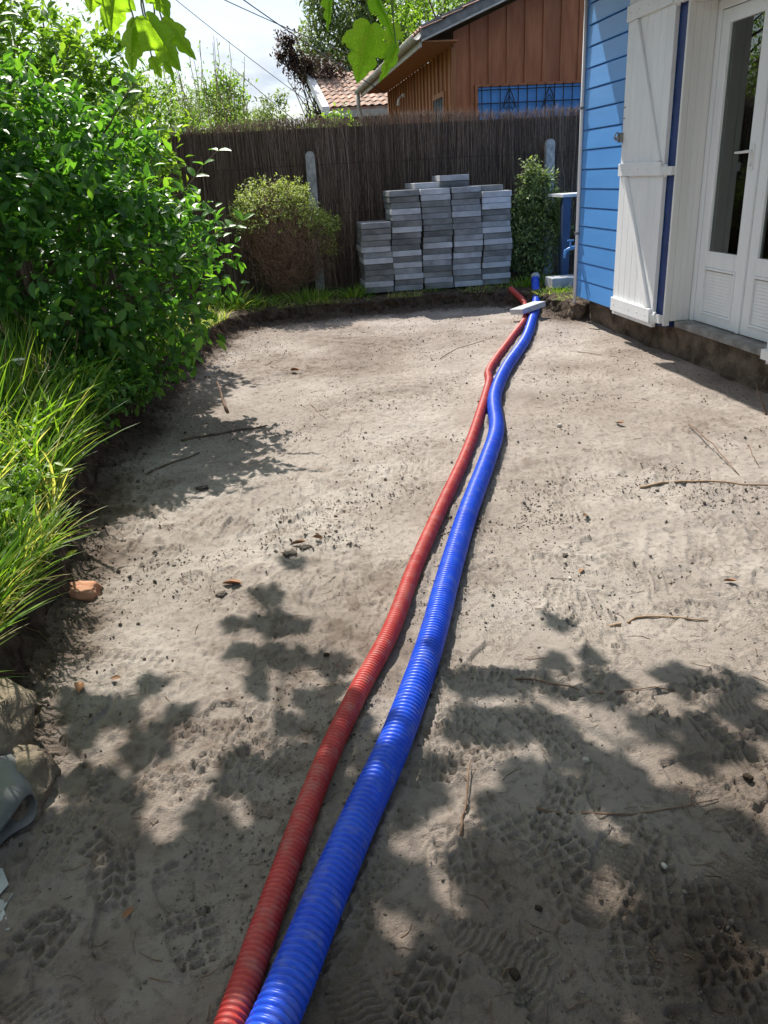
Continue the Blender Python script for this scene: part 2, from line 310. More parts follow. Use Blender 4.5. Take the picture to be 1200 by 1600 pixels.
# ---------------------------------------------------------------- the excavation: outline of the cut bank
BANK = [(-1.0, -60), (-1.0, -6), (-1.0, 0), (-1.0, .9), (-1.0, 1.6), (-.95, 2.2), (-.91, 2.8), (-1.02, 3.6), (-1.04, 4.3), (-.97, 5.2), (-.95, 6.0), (-.75, 6.9), (-.60, 7.8), (-.46, 8.5), (-.12, 8.92), (.5, 9.05), (1.3, 9.1), (2.2, 9.08), (2.70, 8.88), (2.90, 8.6), (2.93, 8.2), (2.96, 7.9), (3.03, 7.76), (3.25, 7.74), (3.6, 7.74), (60, 7.74)]
def resample():
    pts = []
    for (a, b) in zip(BANK[:-1], BANK[1:]):
        a = np.array(a); b = np.array(b); L_ = np.linalg.norm(b - a); mid = (a + b) / 2
        near = (mid[1] > .5) and mid[0] < 3.5 and mid[1] > 0
        n = max(1, int(L_ / (.018 if near else 3)))
        for i in range(n): pts.append(a + (b - a) * i / n)
    pts.append(np.array(BANK[-1])); p = np.array(pts, float)
    for it in range(6):                       # soften the corners
        q = p.copy(); q[1:-1] = (p[:-2] + p[1:-1] * 2 + p[2:]) / 4; p = q
    return p
bp = resample(); bd = np.gradient(bp, axis=0); bd /= np.linalg.norm(bd, axis=1, keepdims=True)
for it in range(30): bd[1:-1] = (bd[:-2] + bd[1:-1] + bd[2:]) / 3
bd /= np.linalg.norm(bd, axis=1, keepdims=True); bn = np.stack([-bd[:, 1], bd[:, 0]], axis=1)
barc = np.concatenate([[0], np.cumsum(np.linalg.norm(np.diff(bp, axis=0), axis=1))])
def ztop(x, y):                                # height of the uncut garden round the pit
    left = sstep(1.0, -.3, x) * sstep(9.0, 6.0, y)
    return .17 + .09 * left + .03 * (fbm(x * 1.3, y * 1.3, 5) - .5)
def bank_dist(x, y):                           # signed distance: positive inside the pit
    seg = [(np.array(a), np.array(b)) for a, b in zip(BANK[:-1], BANK[1:])]
    best = np.full(x.shape, 1e9)
    for a, b in seg:
        d = b - a; L2 = (d ** 2).sum(); t = np.clip(((x - a[0]) * d[0] + (y - a[1]) * d[1]) / L2, 0, 1)
        best = np.minimum(best, np.hypot(x - a[0] - t * d[0], y - a[1] - t * d[1]))
    return best
# ---------------------------------------------------------------- sand floor with real footprints
ys = [-6 + .15 * i for i in range(44)]
y = .6
while y < 9.5:
    ys.append(y); y += min(.016, max(.0038, .0041 * max(y, .8) / .95))
ys = np.array(ys); xs = np.concatenate([np.arange(-1.6, -1.0, .02), np.arange(-1.0, -.75, .008), np.arange(-.75, 1.35, .0042), np.arange(1.35, 2.5, .0075), np.arange(2.5, 3.5, .012)])
GX, GY = np.meshgrid(xs, ys)
dist = bank_dist(GX, GY)
wx = GX + .05 * fbm(GX * 3, GY * 3, 91); wy = GY + .05 * fbm(GX * 3, GY * 3, 92)
Hh = .030 * (fbm(GX * .9, GY * .9, 1, 3) - .5) + .016 * (fbm(wx * 4, wy * 4, 2, 3) - .5)
cr1 = fbm(wx * 22, wy * 22, 3, 4); rough = sstep(.42, .68, fbm(GX * 1.1, GY * 1.1, 44, 3)); 
edge = sstep(.55, .05, dist)
Hh += (.004 + .007 * rough + .02 * edge) * (cr1 - .5) * 1.6
cr2 = vn(wx * 85, wy * 85, 8) * vn(wx * 47, wy * 47, 9); Hh += (.0014 + .003 * rough + .006 * edge) * (cr2 - .25)
# scattered crumbs of sand
cb = vn(GX * 60, GY * 60, 21) * .55 + vn(GX * 33 + 5, GY * 33, 22) * .45; cl = sstep(.76, .9, cb) * sstep(.5, .66, fbm(GX * 2.1, GY * 2.1, 60, 3)); Hh += cl * .008
pt = vn(wx * 38, wy * 30, 23) * .6 + vn(wx * 71 + 9, wy * 60, 24) * .4; Hh -= .0075 * sstep(.70, .86, pt) * (.25 + .75 * sstep(.40, .58, fbm(GX * 1.6, GY * 1.6, 61, 3)))
rg = 1 - abs(2 * fbm(wx * 15, wy * 11, 26, 3) - 1); Hh += .0065 * sstep(.86, .99, rg) * sstep(.45, .62, fbm(GX * 1.3 + 4, GY * 1.3, 62, 3))
# faint drag lines left by a rake and a wheel
for (ax, ay, bx, by, am) in ((-.5, 2.6, 1.2, 4.4, .004), (-.6, 3.4, .4, 5.6, .004), (1.3, 2.2, 2.4, 4.4, .0035), (.9, 5.0, 2.2, 6.6, .0035), (-.4, 6.4, 1.6, 7.4, .003), (-.1, 4.2, 1.1, 4.9, .004)):
    d = np.array([bx - ax, by - ay]); L_ = np.hypot(*d); d /= L_
    u_ = (GX - ax) * d[0] + (GY - ay) * d[1]; v_ = -(GX - ax) * d[1] + (GY - ay) * d[0] + .05 * (fbm(GX * 2, GY * 2, 33) - .5)
    mk = sstep(.35, .1, abs(v_)) * sstep(-.2, .2, u_) * sstep(L_ + .2, L_ - .2, u_)
    Hh += am * mk * (vn(v_ * 45, u_ * 2.2, 71) - .5) * 1.6
Hh += .035 * sstep(.16, 0, dist) ** 2 + .02 * sstep(.6, .0, dist)
def pipe_gutter(): pass
FP = []
fr = random.Random(21)
def stamp(x, y, ang, kind, L_=.30, W=.112, depth=.011):
    i0, i1 = np.searchsorted(ys, [y - .26, y + .26]); j0, j1 = np.searchsorted(xs, [x - .26, x + .26])
    if i1 - i0 < 4 or j1 - j0 < 4: return
    X = GX[i0:i1, j0:j1] - x; Y = GY[i0:i1, j0:j1] - y; c, s = math.cos(ang), math.sin(ang)
    u_ = (X * c + Y * s) / L_; v_ = (-X * s + Y * c) / W          # u -.5..+.5 heel to toe
    wdt = np.where(u_ > .05, .5 - .55 * np.clip(u_ - .22, 0, 1) ** 2 * 3.2, np.where(u_ < -.2, .40 - .9 * np.clip(-u_ - .36, 0, 1) ** 2 * 9, .40 - .07 * np.cos((u_ + .07) * 11)))
    ins = (wdt - abs(v_ - .06 * np.sin(u_ * 4))) * W; en = (.5 - abs(u_)) * L_; ins = np.minimum(ins, en)
    mk = sstep(0, .006, ins); rim = sstep(-.022, -.004, ins) * sstep(.004, -.003, ins)
    um = u_ * L_; vm = v_ * W
    if kind == 0:      # bar lugs with a split centre line
        ed = sstep(.55, .6, abs(v_) / np.maximum(wdt, .05)); lugA = sstep(.35, .72, np.abs(np.sin(um * 3.14159 / .031))); lugB = sstep(.35, .7, np.abs(np.sin((um + .8 * abs(vm)) * 3.14159 / .036))) * sstep(.001, .006, abs(vm)); lug = lugA * ed + lugB * (1 - ed); lug *= sstep(.02, .16, abs(abs(v_) / np.maximum(wdt, .05) - .57))
    elif kind == 1:    # concentric heel and toe rings
        rr = np.where(um > 0, np.hypot(um - .07, vm), np.hypot(um + .09, vm)); lug = sstep(.15, .5, np.sin(rr * 2 * 3.14159 / .017))
    elif kind == 2:    # square blocks
        lug = sstep(.3, .65, abs(np.sin(um * 3.1416 / .032))) * sstep(.25, .55, abs(np.cos(vm * 3.1416 / .04)))
    else:              # fine wavy ribs
        lug = sstep(-.2, .4, np.sin(um * 6.283 / .016 + 1.3 * np.sin(vm * 90))) * .55
    sub = Hh[i0:i1, j0:j1]; base = sub[mk > .5].mean() if (mk > .5).any() else 0
    part = sstep(.38, .55, fbm(GX[i0:i1, j0:j1] * 11, GY[i0:i1, j0:j1] * 11, int(abs(x * 991 + y * 37)) % 999, 2) + .07); mk = mk * sstep(.24, .38, fbm(GX[i0:i1, j0:j1] * 7, GY[i0:i1, j0:j1] * 7, int(abs(x * 577 + y * 91)) % 999, 2) + .03)
    tgt = base * .85 + sub * .15 - depth * .55 + (1 - lug) * depth * .9 * part
    sub[:] = sub * (1 - mk) + tgt * mk + rim * .006 * (.3 + vn(X * 60, Y * 60, 3))
for k in range(165):
    y = .75 + (fr.random() ** 1.25) * 3.3; x = fr.uniform(-.55 - .1 * y, .55 + .55 * y)
    stamp(x, y, fr.uniform(0, 6.28) if fr.random() < .5 else fr.uniform(.7, 2.0), (1 if fr.random() < 0 else fr.choice([0, 0, 0, 2, 3, 3, 2])), fr.uniform(.27, .31), fr.uniform(.10, .118), fr.uniform(.010, .0175))
for k in range(40):
    y = fr.uniform(3.4, 8.6); x = fr.uniform(-.4, 2.7)
    stamp(x, y, fr.uniform(0, 6.28), fr.choice([0, 2, 3]), .29, .108, fr.uniform(.007, .012))
Hh += (.0012 * (vn(GX * 130, GY * 130, 88) - .5) + .0012 * (vn(GX * 60, GY * 60, 89) - .5)) * (GY > .5)
def sand_z(x, y):
    i = min(len(ys) - 1, max(0, int(np.searchsorted(ys, y)))); j = min(len(xs) - 1, max(0, int(np.searchsorted(xs, x)))); return float(Hh[i, j])
# keep the sand flat and low under the pipes (paths below)
BLUE = [(-.52, .2), (-.32, .6), (-.13, .973), (-.029, 1.198), (.078, 1.428), (.213, 1.704), (.383, 2.114), (.546, 2.566), (.761, 3.136), (1.018, 3.765), (1.216, 4.286), (1.399, 4.978), (1.706, 5.757), (2.178, 6.767), (2.60, 7.838), (2.86, 8.55)]
RED = [(-.52, -.05), (-.36, .55), (-.206, .997), (-.135, 1.216), (0, 1.615), (.137, 1.947), (.282, 2.261), (.455, 2.729), (.675, 3.273), (.929, 3.89), (1.156, 4.494), (1.47, 5.383), (1.612, 5.864), (2.078, 6.887), (2.50, 7.80), (2.66, 8.30)]
def spline(pts, step):
    p = np.array(pts, float); p = np.vstack([2 * p[0] - p[1], p, 2 * p[-1] - p[-2]]); o = []
    for i in range(1, len(p) - 2):
        for t in np.linspace(0, 1, 40, endpoint=False):
            a, b, c, d = p[i - 1], p[i], p[i + 1], p[i + 2]
            o.append(.5 * ((2 * b) + (-a + c) * t + (2 * a - 5 * b + 4 * c - d) * t * t + (-a + 3 * b - 3 * c + d) * t ** 3))
    o.append(p[-2]); o = np.array(o)
    for it in range(12): o[1:-1] = (o[:-2] + o[1:-1] * 2 + o[2:]) / 4
    s = np.concatenate([[0], np.cumsum(np.linalg.norm(np.diff(o, axis=0), axis=1))]); n = int(s[-1] / step); q = np.linspace(0, s[-1], n)
    return np.stack([np.interp(q, s, o[:, k]) for k in range(o.shape[1])], axis=1)
for path, rr in ((BLUE, .045), (RED, .031)):
    c = spline(path, .05)
    md = np.full(GX.shape, 9.0)
    for q in c:
        i0, i1 = np.searchsorted(ys, [q[1] - .13, q[1] + .13]); j0, j1 = np.searchsorted(xs, [q[0] - .13, q[0] + .13])
        md[i0:i1, j0:j1] = np.minimum(md[i0:i1, j0:j1], np.hypot(GX[i0:i1, j0:j1] - q[0], GY[i0:i1, j0:j1] - q[1]))
    w_ = sstep(rr + .012, rr * .6, md); Hh = Hh * (1 - w_) + np.minimum(Hh, .0) * w_; Hh = np.where(md < rr + .08, Hh * .75 + np.exp(-((md - rr - .012) / .018) ** 2) * .016 * sstep(.35, .65, fbm(GX * 5, GY * 5, 301, 3)), Hh)
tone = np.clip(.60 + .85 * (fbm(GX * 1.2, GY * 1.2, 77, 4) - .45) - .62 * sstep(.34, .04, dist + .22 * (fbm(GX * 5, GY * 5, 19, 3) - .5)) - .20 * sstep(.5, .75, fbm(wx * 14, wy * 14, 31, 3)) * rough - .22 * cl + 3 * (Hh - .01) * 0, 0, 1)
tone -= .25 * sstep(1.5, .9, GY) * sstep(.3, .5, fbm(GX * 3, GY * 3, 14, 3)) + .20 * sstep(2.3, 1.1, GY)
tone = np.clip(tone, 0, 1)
nx, ny = len(xs), len(ys); ii = (np.arange(ny - 1)[:, None] * nx + np.arange(nx - 1)[None]).ravel()
F = np.stack([ii, ii + 1, ii + nx + 1, ii + nx], axis=1)
cxm = (GX[:-1, :-1]).ravel(); cym = GY[:-1, :-1].ravel()
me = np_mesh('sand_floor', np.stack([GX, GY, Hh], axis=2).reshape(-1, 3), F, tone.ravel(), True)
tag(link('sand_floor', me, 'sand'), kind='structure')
# ---------------------------------------------------------------- bank face and garden ground
offs = np.array([-.16, -.12, -.09, -.065, -.045, -.03, -.02, -.012, -.005, .0, .004, .01, .02, .035, .055, .085, .13, .2, .3, .45, .7, 1.1, 2, 4, 10, 40, 220])
zt = np.array([-.25, -.12, .0, .08, .18, .28, .38, .50, .62, .72, .80, .87, .92, .955, .98, 1, 1, 1, 1, 1, 1, 1, 1, 1, 1, 1, 1])
AR, OF = np.meshgrid(barc, offs, indexing='ij'); PX = bp[:, 0][:, None] + bn[:, 0][:, None] * OF; PY = bp[:, 1][:, None] + bn[:, 1][:, None] * OF
PX = np.where(OF > 30, np.maximum(PX, -400), PX); ZT = ztop(PX, PY); PZ = zt[None] * ZT
nearw = (np.abs(OF) < .5)
dn = ((fbm(AR * 9, zt[None] * 2.2 + OF * 3, 101, 4) - .5) * .13 + (fbm(AR * 40, zt[None] * 7 + OF * 9, 103, 3) - .5) * .05) * nearw * sstep(-.13, -.06, OF)
PX = PX + bn[:, 0][:, None] * dn; PY = PY + bn[:, 1][:, None] * dn; PZ = PZ + (fbm(PX * 14, PY * 14, 105, 4) - .5) * .05 * nearw * sstep(-.13, -.05, OF)
nk = 20
def strip(name, a, b, material, kind='structure'):
    V = np.stack([PX[:, a:b], PY[:, a:b], PZ[:, a:b]], axis=2); n, k = V.shape[:2]
    ii = (np.arange(n - 1)[:, None] * k + np.arange(k - 1)[None]).ravel(); f = np.stack([ii, ii + k, ii + k + 1, ii + 1], axis=1)
    return tag(link(name, np_mesh(name, V.reshape(-1, 3), f, None, True), material), kind=kind)
strip('soil_bank', 0, 19, 'soil'); strip('garden_ground', 18, len(offs), 'turf')
g = MB(); g.add([(-600, -600, -.3), (600, -600, -.3), (600, 900, -.3), (-600, 900, -.3)], [(0, 1, 2, 3)]); tag(g.build('ground', 'turf'), kind='structure')
# crumbs and clods (nobody could count them)
bm = bmesh.new(); bmesh.ops.create_icosphere(bm, subdivisions=1, radius=1); tv = np.array([v.co[:] for v in bm.verts]); tf = np.array([[v.index for v in f.verts] for f in bm.faces]); bm.free()
def rocks(n, xr, yr, smin, smax, seed, dens=None):
    r = np.random.default_rng(seed); P = []
    while len(P) < n:
        x = r.uniform(*xr); y = yr[0] + (yr[1] - yr[0]) * r.random() ** 1.6
        if x < -.55 - .05 * y or r.random() > .05 + 1.3 * float(sstep(.45, .7, fbm(np.array([x * 2.1]), np.array([y * 2.1]), 60, 3))[0]): continue
        P.append((x, y, sand_z(x, y)))
    return np.array(P)
P = np.concatenate([rocks(12000, (-.9, 2.2), (.8, 3.6), 0, 0, 5), rocks(6000, (-.6, 3.0), (3, 8.9), 0, 0, 6)])
r = np.random.default_rng(3)
# more along the foot of the bank
k = r.integers(0, len(bp), 60000); k = k[(bp[k, 1] > .8) & (bp[k, 0] < 3.05)][:9000]; off = -r.exponential(.085, len(k)) - .03
B_ = np.stack([bp[k, 0] + bn[k, 0] * off, bp[k, 1] + bn[k, 1] * off], axis=1); B_ = np.column_stack([B_, [sand_z(a, b) + max(0, .03 - o_ * 0) * 0 for (a, b), o_ in zip(B_, off)]])
P = np.concatenate([P, B_]); n = len(P); S = np.minimum(.0010 + r.gamma(1.0, .0011, n), .006); S[12000:18000] *= 1.5; S[-len(B_):] *= 1.6
sq = np.stack([r.uniform(.7, 1.5, n), r.uniform(.7, 1.3, n), r.uniform(.5, .9, n)], axis=1); M = frames(rdir(n, r), rdir(n, r)) * sq[:, None, :]
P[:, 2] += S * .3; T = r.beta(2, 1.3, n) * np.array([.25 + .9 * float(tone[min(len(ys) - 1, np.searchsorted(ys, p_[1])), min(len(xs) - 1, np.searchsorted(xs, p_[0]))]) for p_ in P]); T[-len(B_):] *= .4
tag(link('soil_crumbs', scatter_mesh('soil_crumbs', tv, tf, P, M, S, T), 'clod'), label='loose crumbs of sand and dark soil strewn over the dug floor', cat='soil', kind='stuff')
# fine rootlets hanging out of the cut face
mb = MB(); rr_ = random.Random(5)
for i in range(240):
    k = rr_.randrange(len(bp))
    while bp[k, 1] < 1.2 or bp[k, 0] > 2.9: k = rr_.randrange(len(bp))
    a = Vector((bp[k, 0] - bn[k, 0] * .01, bp[k, 1] - bn[k, 1] * .01, rr_.uniform(.06, .2))); d = Vector((-bn[k, 0], -bn[k, 1], rr_.uniform(-1.5, -.2))).normalized() * rr_.uniform(.05, .16)
    mb.tube(wob(a, a + d + Vector((rr_.uniform(-.05, .05), rr_.uniform(-.05, .05), 0)), 4, .12, rr_), .0022, .0008, 4, False)
tag(mb.build('rootlets', 'twig'), label='fine brown rootlets hanging out of the cut soil bank', cat='roots', kind='stuff')

# ---------------------------------------------------------------- the blue house on the right
house = empty('blue_house', (3.2, 5.0, 0), 'blue clapboard house with a white shutter and glazed double door on the right', 'house')
def clap(z0, ya, yb, h=.165, top=3.0):       # one board: leaning face, thick lower edge with a small shadow groove
    b = MB(); z1 = min(z0 + h, top)
    prof = [(3.001, z0 + .003), (2.997, z0 + .009), (3.001, z1 - .010), (3.009, z1 - .002), (3.028, z1 - .003), (3.028, z0 + .004)]
    b.prism(prof, 'y', ya, yb); return b
z = .238; i = 0
while z < 2.95:
    clap(z, 5.974, 7.70).build('siding_board', 'blue_paint', house)
    clap(z, -3.0, 4.46).build('siding_board', 'blue_paint', house)
    if z > 2.4: clap(z, 4.47, 5.90).build('siding_board', 'blue_paint', house)
    z += .165; i += 1
w_ = MB(); w_.box(3.03, 3.16, 5.87, 7.70, .235, 3.2); w_.box(3.03, 3.16, -3, 4.47, .235, 3.2); w_.box(3.03, 3.16, 4.47, 5.87, 2.42, 3.2)
w_.box(3.16, 8.0, 7.56, 7.695, .235, 3.2); w_.box(3.16, 8.0, -3, -2.87, .235, 3.2); w_.box(7.87, 8.0, -2.87, 7.56, .235, 3.2); w_.build('wall', 'navy', house)
MB().box(2.990, 3.028, 5.872, 5.972, .24, 2.95).build('trim_board', 'navy', house, bevel=.003)
z = .238
while z < 2.95:
    b = MB(); b.box(3.0, 8.0, 7.697, 7.722, z + .004, z + .16); b.build('siding_board', 'blue_paint', house); z += .165
f_ = MB(); f_.box(3.11, 3.3, 4.2, 7.62, -.25, .233); f_.box(3.10, 3.3, -3, 4.2, -.25, .233); f_.box(3.3, 7.9, 7.40, 7.6, -.25, .233)
fo = f_.build('foundation', None, house); bm = bmesh.new(); bm.from_mesh(fo.data); bmesh.ops.subdivide_edges(bm, edges=bm.edges, cuts=60, use_grid_fill=True)
for v in bm.verts:
    q = fbm(np.array([v.co.y * 9]), np.array([v.co.z * 9]), 4, 4)[0] - .5; v.co.x += q * .05
bm.to_mesh(fo.data); bm.free(); fo.data.materials.append(MT['foundation'])
fd = MB(); fd.box(3.08, 3.3, 5.05, 5.93, -.05, .21); 
si = MB(); si.box(3.075, 3.22, 4.47, 5.85, .238, .283); si.build('door_sill', 'concrete', house, bevel=.004)
rf = MB(); 
v = [(2.28, -4, 2.84), (5.6, -4, 4.35), (5.6, 7.94, 4.35), (2.28, 7.94, 2.84), (2.28, -4, 2.97), (5.6, -4, 4.48), (5.6, 7.94, 4.48), (2.28, 7.94, 2.97)]
rf.hexa(v); v = [(8.8, -4, 2.84), (5.6, -4, 4.35), (5.6, 7.94, 4.35), (8.8, 7.94, 2.84), (8.8, -4, 2.97), (5.6, -4, 4.48), (5.6, 7.94, 4.48), (8.8, 7.94, 2.97)]; rf.hexa(v)
rf.build('roof', 'tile', house)
gb = MB(); gb.add([(3.0, 7.60, 3.0), (8.0, 7.60, 3.0), (5.6, 7.60, 4.3), (3.0, 7.69, 3.0), (8.0, 7.69, 3.0), (5.6, 7.69, 4.3)], [(0, 1, 2), (5, 4, 3), (0, 3, 4, 1), (1, 4, 5, 2), (2, 5, 3, 0)]); gb.build('gable', 'blue_paint', house)
# interior behind the glass
it = MB(); it.box(3.4, 6.6, 3.2, 6.9, .20, .24); it.box(6.55, 6.6, 3.2, 6.9, .24, 2.5); it.box(3.18, 6.6, 6.9, 6.95, .24, 2.5); it.box(3.18, 6.6, 3.15, 3.2, .24, 2.5); it.box(3.18, 6.6, 3.2, 6.9, 2.5, 2.55); it.build('room', 'dark_in', house)
cu = MB(); P_ = []
def curtain(ya, yb):
    n = 60; top = []; b_ = MB(); vs = []
    for i in range(n + 1):
        yy = ya + (yb - ya) * i / n; xx = 3.36 + .022 * math.sin(i * .9) + .012 * math.sin(i * 2.3 + 1); vs += [(xx, yy, .30), (xx + .004 * math.sin(i), yy, 2.38)]
    b_.add(vs, [(2 * i, 2 * i + 2, 2 * i + 3, 2 * i + 1) for i in range(n)], True); return b_
curtain(5.40, 5.82).build('curtain', 'curtain', house); curtain(4.52, 4.75).build('curtain', 'curtain', house)
# reveal and frame of the double door
rv = MB(); rv.box(2.985, 3.03, 5.842, 5.868, .25, 2.42); rv.box(3.03, 3.19, 5.845, 5.866, .285, 2.40)
for k in range(3): rv.box(3.035 + .05 * k, 3.0845 + .05 * k, 5.839, 5.845, .285, 2.40)
rv.box(2.985, 3.19, 4.475, 4.50, .285, 2.40); rv.box(2.985, 3.19, 4.50, 5.842, 2.40, 2.43); rv.build('door_reveal', 'cream', house, bevel=.002)
dfm = MB(); dfm.box(3.19, 3.27, 5.795, 5.868, .285, 2.40); dfm.box(3.19, 3.27, 4.475, 4.545, .285, 2.40); dfm.box(3.19, 3.27, 4.545, 5.795, 2.34, 2.40); dfm.build('door_frame', 'white_paint', house, bevel=.004)
def leaf_door(y0, y1, hinge_left, label):
    w = MB(); sy = .085; x0, x1 = 3.20, 3.25
    w.box(x0, x1, y0, y0 + sy, .289, 2.335); w.box(x0, x1, y1 - sy, y1, .289, 2.335)
    w.box(x0 + .002, x1, y0 + sy, y1 - sy, .289, .356); w.box(x0 + .002, x1, y0 + sy, y1 - sy, .69, .79); w.box(x0 + .002, x1, y0 + sy, y1 - sy, 2.25, 2.335)
    d = w.build('door', 'white_paint', house, label, bevel=.004)
    m_ = MB()                                            # mouldings round the panel
    for (a, b, c, e) in ((y0 + sy, y0 + sy + .016, .356, .69), (y1 - sy - .016, y1 - sy, .356, .69), (y0 + sy + .016, y1 - sy - .016, .356, .372), (y0 + sy + .016, y1 - sy - .016, .674, .69)): m_.box(x0 - .006, x0 + .03, a, b, c, e)
    m_.build('moulding', 'white_paint', d, bevel=.003)
    zz = .374
    while zz < .652:
        q = MB(); q.prism([(x0 + .0135, zz), (x0 + .0118, zz + .002), (x0 + .0124, zz + .0217), (x0 + .035, zz + .0215), (x0 + .035, zz)], 'y', y0 + sy + .017, y1 - sy - .017); q.build('slat', 'white_paint', d); zz += .0225
    gp = MB(); gp.box(x0 + .02, x0 + .026, y0 + sy, y1 - sy, .79, 2.25); gp.build('pane', 'glass', d)
    gb_ = MB()
    for (a, b, c, e) in ((y0 + sy, y0 + sy + .012, .79, 2.25), (y1 - sy - .012, y1 - sy, .79, 2.25), (y0 + sy + .012, y1 - sy - .012, .79, .802)): gb_.box(x0 + .004, x0 + .02, a, b, c, e)
    gb_.build('glazing_bead', 'white_paint', d)
    return d
d1 = leaf_door(5.205, 5.792, True, 'left door leaf with lever handle'); d2 = leaf_door(4.55, 5.155, False, 'right door leaf without handle')
cm = MB(); cm.box(3.185, 3.255, 5.157, 5.203, .289, 2.335); cm.build('cover_strip', 'white_paint', d1, bevel=.006)
hd = MB(); hd.box(3.192, 3.2, 5.225, 5.265, 1.34, 1.50); hd.tube([(3.195, 5.245, 1.455), (3.15, 5.245, 1.455)], .009, None, 8); hd.tube([(3.15, 5.24, 1.455), (3.148, 5.30, 1.452), (3.15, 5.375, 1.452)], .009, .007, 8)
hd.tube([(3.19, 5.245, 1.38), (3.186, 5.245, 1.38)], .009, None, 10); hd.build('handle', 'white_pvc', d1)
kh = MB(); kh.box(3.187, 3.1915, 5.242, 5.248, 1.368, 1.384); kh.build('keyhole', 'iron', d1)
# shutters
def shutter(ya, yb, near, label):
    sh = MB(); L_ = abs(yb - ya); n = 7; x0, x1 = 2.952, 2.985; s = empty('shutter', (2.95, (ya + yb) / 2, .22)); s['label'] = label; attach(s, house)
    w = (yb - ya) / n
    for k in range(n):
        b = MB(); a = ya + w * k; b.box(x0, x1, a + .0014, a + w - .0014, .222, 2.575); b.build('plank', 'white_paint', s, bevel=.0025)
    for (z0, z1) in ((.255, .365), (1.33, 1.425), (2.42, 2.53)): MB().box(2.928, x0 - .0005, ya + .012, yb - .012, z0, z1).build('rail', 'white_paint', s, bevel=.004)
    def brace(a0, z0, a1, z1, w=.075):
        d = Vector((0, a1 - a0, z1 - z0)); 
        return MB().hexa([(2.93, a0, z0), (2.93, a0 + w, z0), (x0 - .0005, a0 + w, z0), (x0 - .0005, a0, z0), (2.93, a1, z1), (2.93, a1 + w, z1), (x0 - .0005, a1 + w, z1), (x0 - .0005, a1, z1)])
    if near: brace(ya + .04, 1.428, yb - .20, 2.417).build('brace', 'white_paint', s, bevel=.003); brace(ya + .04, .368, yb - .17, 1.327).build('brace', 'white_paint', s, bevel=.003)
    else: brace(yb - .12, 1.428, ya + .12, 2.417).build('brace', 'white_paint', s, bevel=.003); brace(yb - .12, .368, ya + .1, 1.327).build('brace', 'white_paint', s, bevel=.003)
    yh = ya if near else yb; sg = -1 if near else 1
    for zz in (.30, 1.36, 2.44):
        h = MB(); h.tube([(2.955, yh + sg * .035, zz - .045), (2.955, yh + sg * .035, zz + .045)], .013, None, 10); h.box(2.94, 2.951, min(yh + sg * .03, yh - sg * .02), max(yh + sg * .03, yh - sg * .02), zz - .03, zz + .03); h.box(2.955, 2.985, min(yh + sg * .04, yh + sg * .12), max(yh + sg * .04, yh + sg * .12), zz - .03, zz + .03)
        h.build('hinge', 'white_pvc', s)
    return s
s1 = shutter(5.975, 6.74, True, 'white shutter folded open left of the door'); s2 = shutter(3.62, 4.385, False, 'white shutter folded open right of the door')
lt = MB(); lt.box(2.925, 2.952, 6.715, 6.765, 1.585, 1.655); lt.tube([(2.91, 6.75, 1.60), (2.90, 6.77, 1.62), (2.91, 6.775, 1.65), (2.925, 6.76, 1.66)], .006, None, 8); lt.tube([(2.905, 6.70, 1.62), (2.905, 6.735, 1.62)], .012, None, 8); lt.build('latch', 'metal', s1)
for zz in (1.755, 1.835): MB().box(2.946, 2.952, 6.70, 6.745, zz, zz + .006).build('staple', 'metal', s1)
# painted-over nail heads on the rails
for zz in (.31, 1.38, 2.475):
    for k in range(5):
        yy = 5.975 + .765 * (k + .5) / 5; MB().tube([(2.928, yy, zz), (2.9255, yy, zz)], .006, None, 6).build('nail_head', 'white_pvc', s1)
# corner pipe with the tap
wp = MB(); wp.tube([(2.985, 7.722, .16), (2.985, 7.722, 3.0)], .017, None, 12); wpo = wp.build('water_pipe', 'white_pvc', house)
for zz in (.82, 1.9): MB().box(2.962, 3.008, 7.700, 7.744, zz, zz + .02).build('pipe_clip', 'metal', wpo)
tp = MB(); tp.tube([(2.985, 7.74, .70), (2.94, 7.745, .70), (2.885, 7.75, .675), (2.875, 7.75, .61)], .019, .015, 10); tp.tube([(2.93, 7.745, .70), (2.93, 7.745, .765)], .009, None, 8); tp.box(2.90, 2.96, 7.735, 7.755, .762, .775); tp.build('tap', 'blue_paint', wpo, 'blue tap')
# ragged concrete lump and block by the corner of the house
def lump(name, c, dims, material, label, cat, seed, cuts=5, amp=.15, rotz=0, group=None, sub=1):
    bm = bmesh.new(); bmesh.ops.create_cube(bm, size=1); bmesh.ops.subdivide_edges(bm, edges=bm.edges, cuts=cuts, use_grid_fill=True); rr = random.Random(seed); o3 = Vector((rr.uniform(0, 50), rr.uniform(0, 50), rr.uniform(0, 50)))
    from mathutils import noise
    for v in bm.verts:
        n_ = noise.noise_vector(v.co * 2.2 + o3) * amp + noise.noise_vector(v.co * 6 + o3) * amp * .4; l_ = v.co.length; v.co = v.co * (1 - .22 * max(0, l_ - .55) / .3) + n_; v.co = Vector((v.co.x * dims[0], v.co.y * dims[1], v.co.z * dims[2]))
    for f in bm.faces: f.smooth = cuts > 6
    me = bpy.data.meshes.new(name); bm.to_mesh(me); bm.free(); o = link(name, me, material); o.location = c; o.rotation_euler.z = rotz; return tag(o, label, cat, group)
lump('concrete_lump', (3.02, 7.76, .10), (.14, .20, .17), 'foundation', 'rough lump of earth and old concrete at the foot of the house corner', 'lump', 3, 12, .16)
cbk = MB(); cbk.box(3.10, 3.42, 8.70, 8.95, .19, .30); tag(cbk.build('concrete_block', 'slab', bevel=.006), 'pale concrete block lying on the grass behind the house corner', 'block')

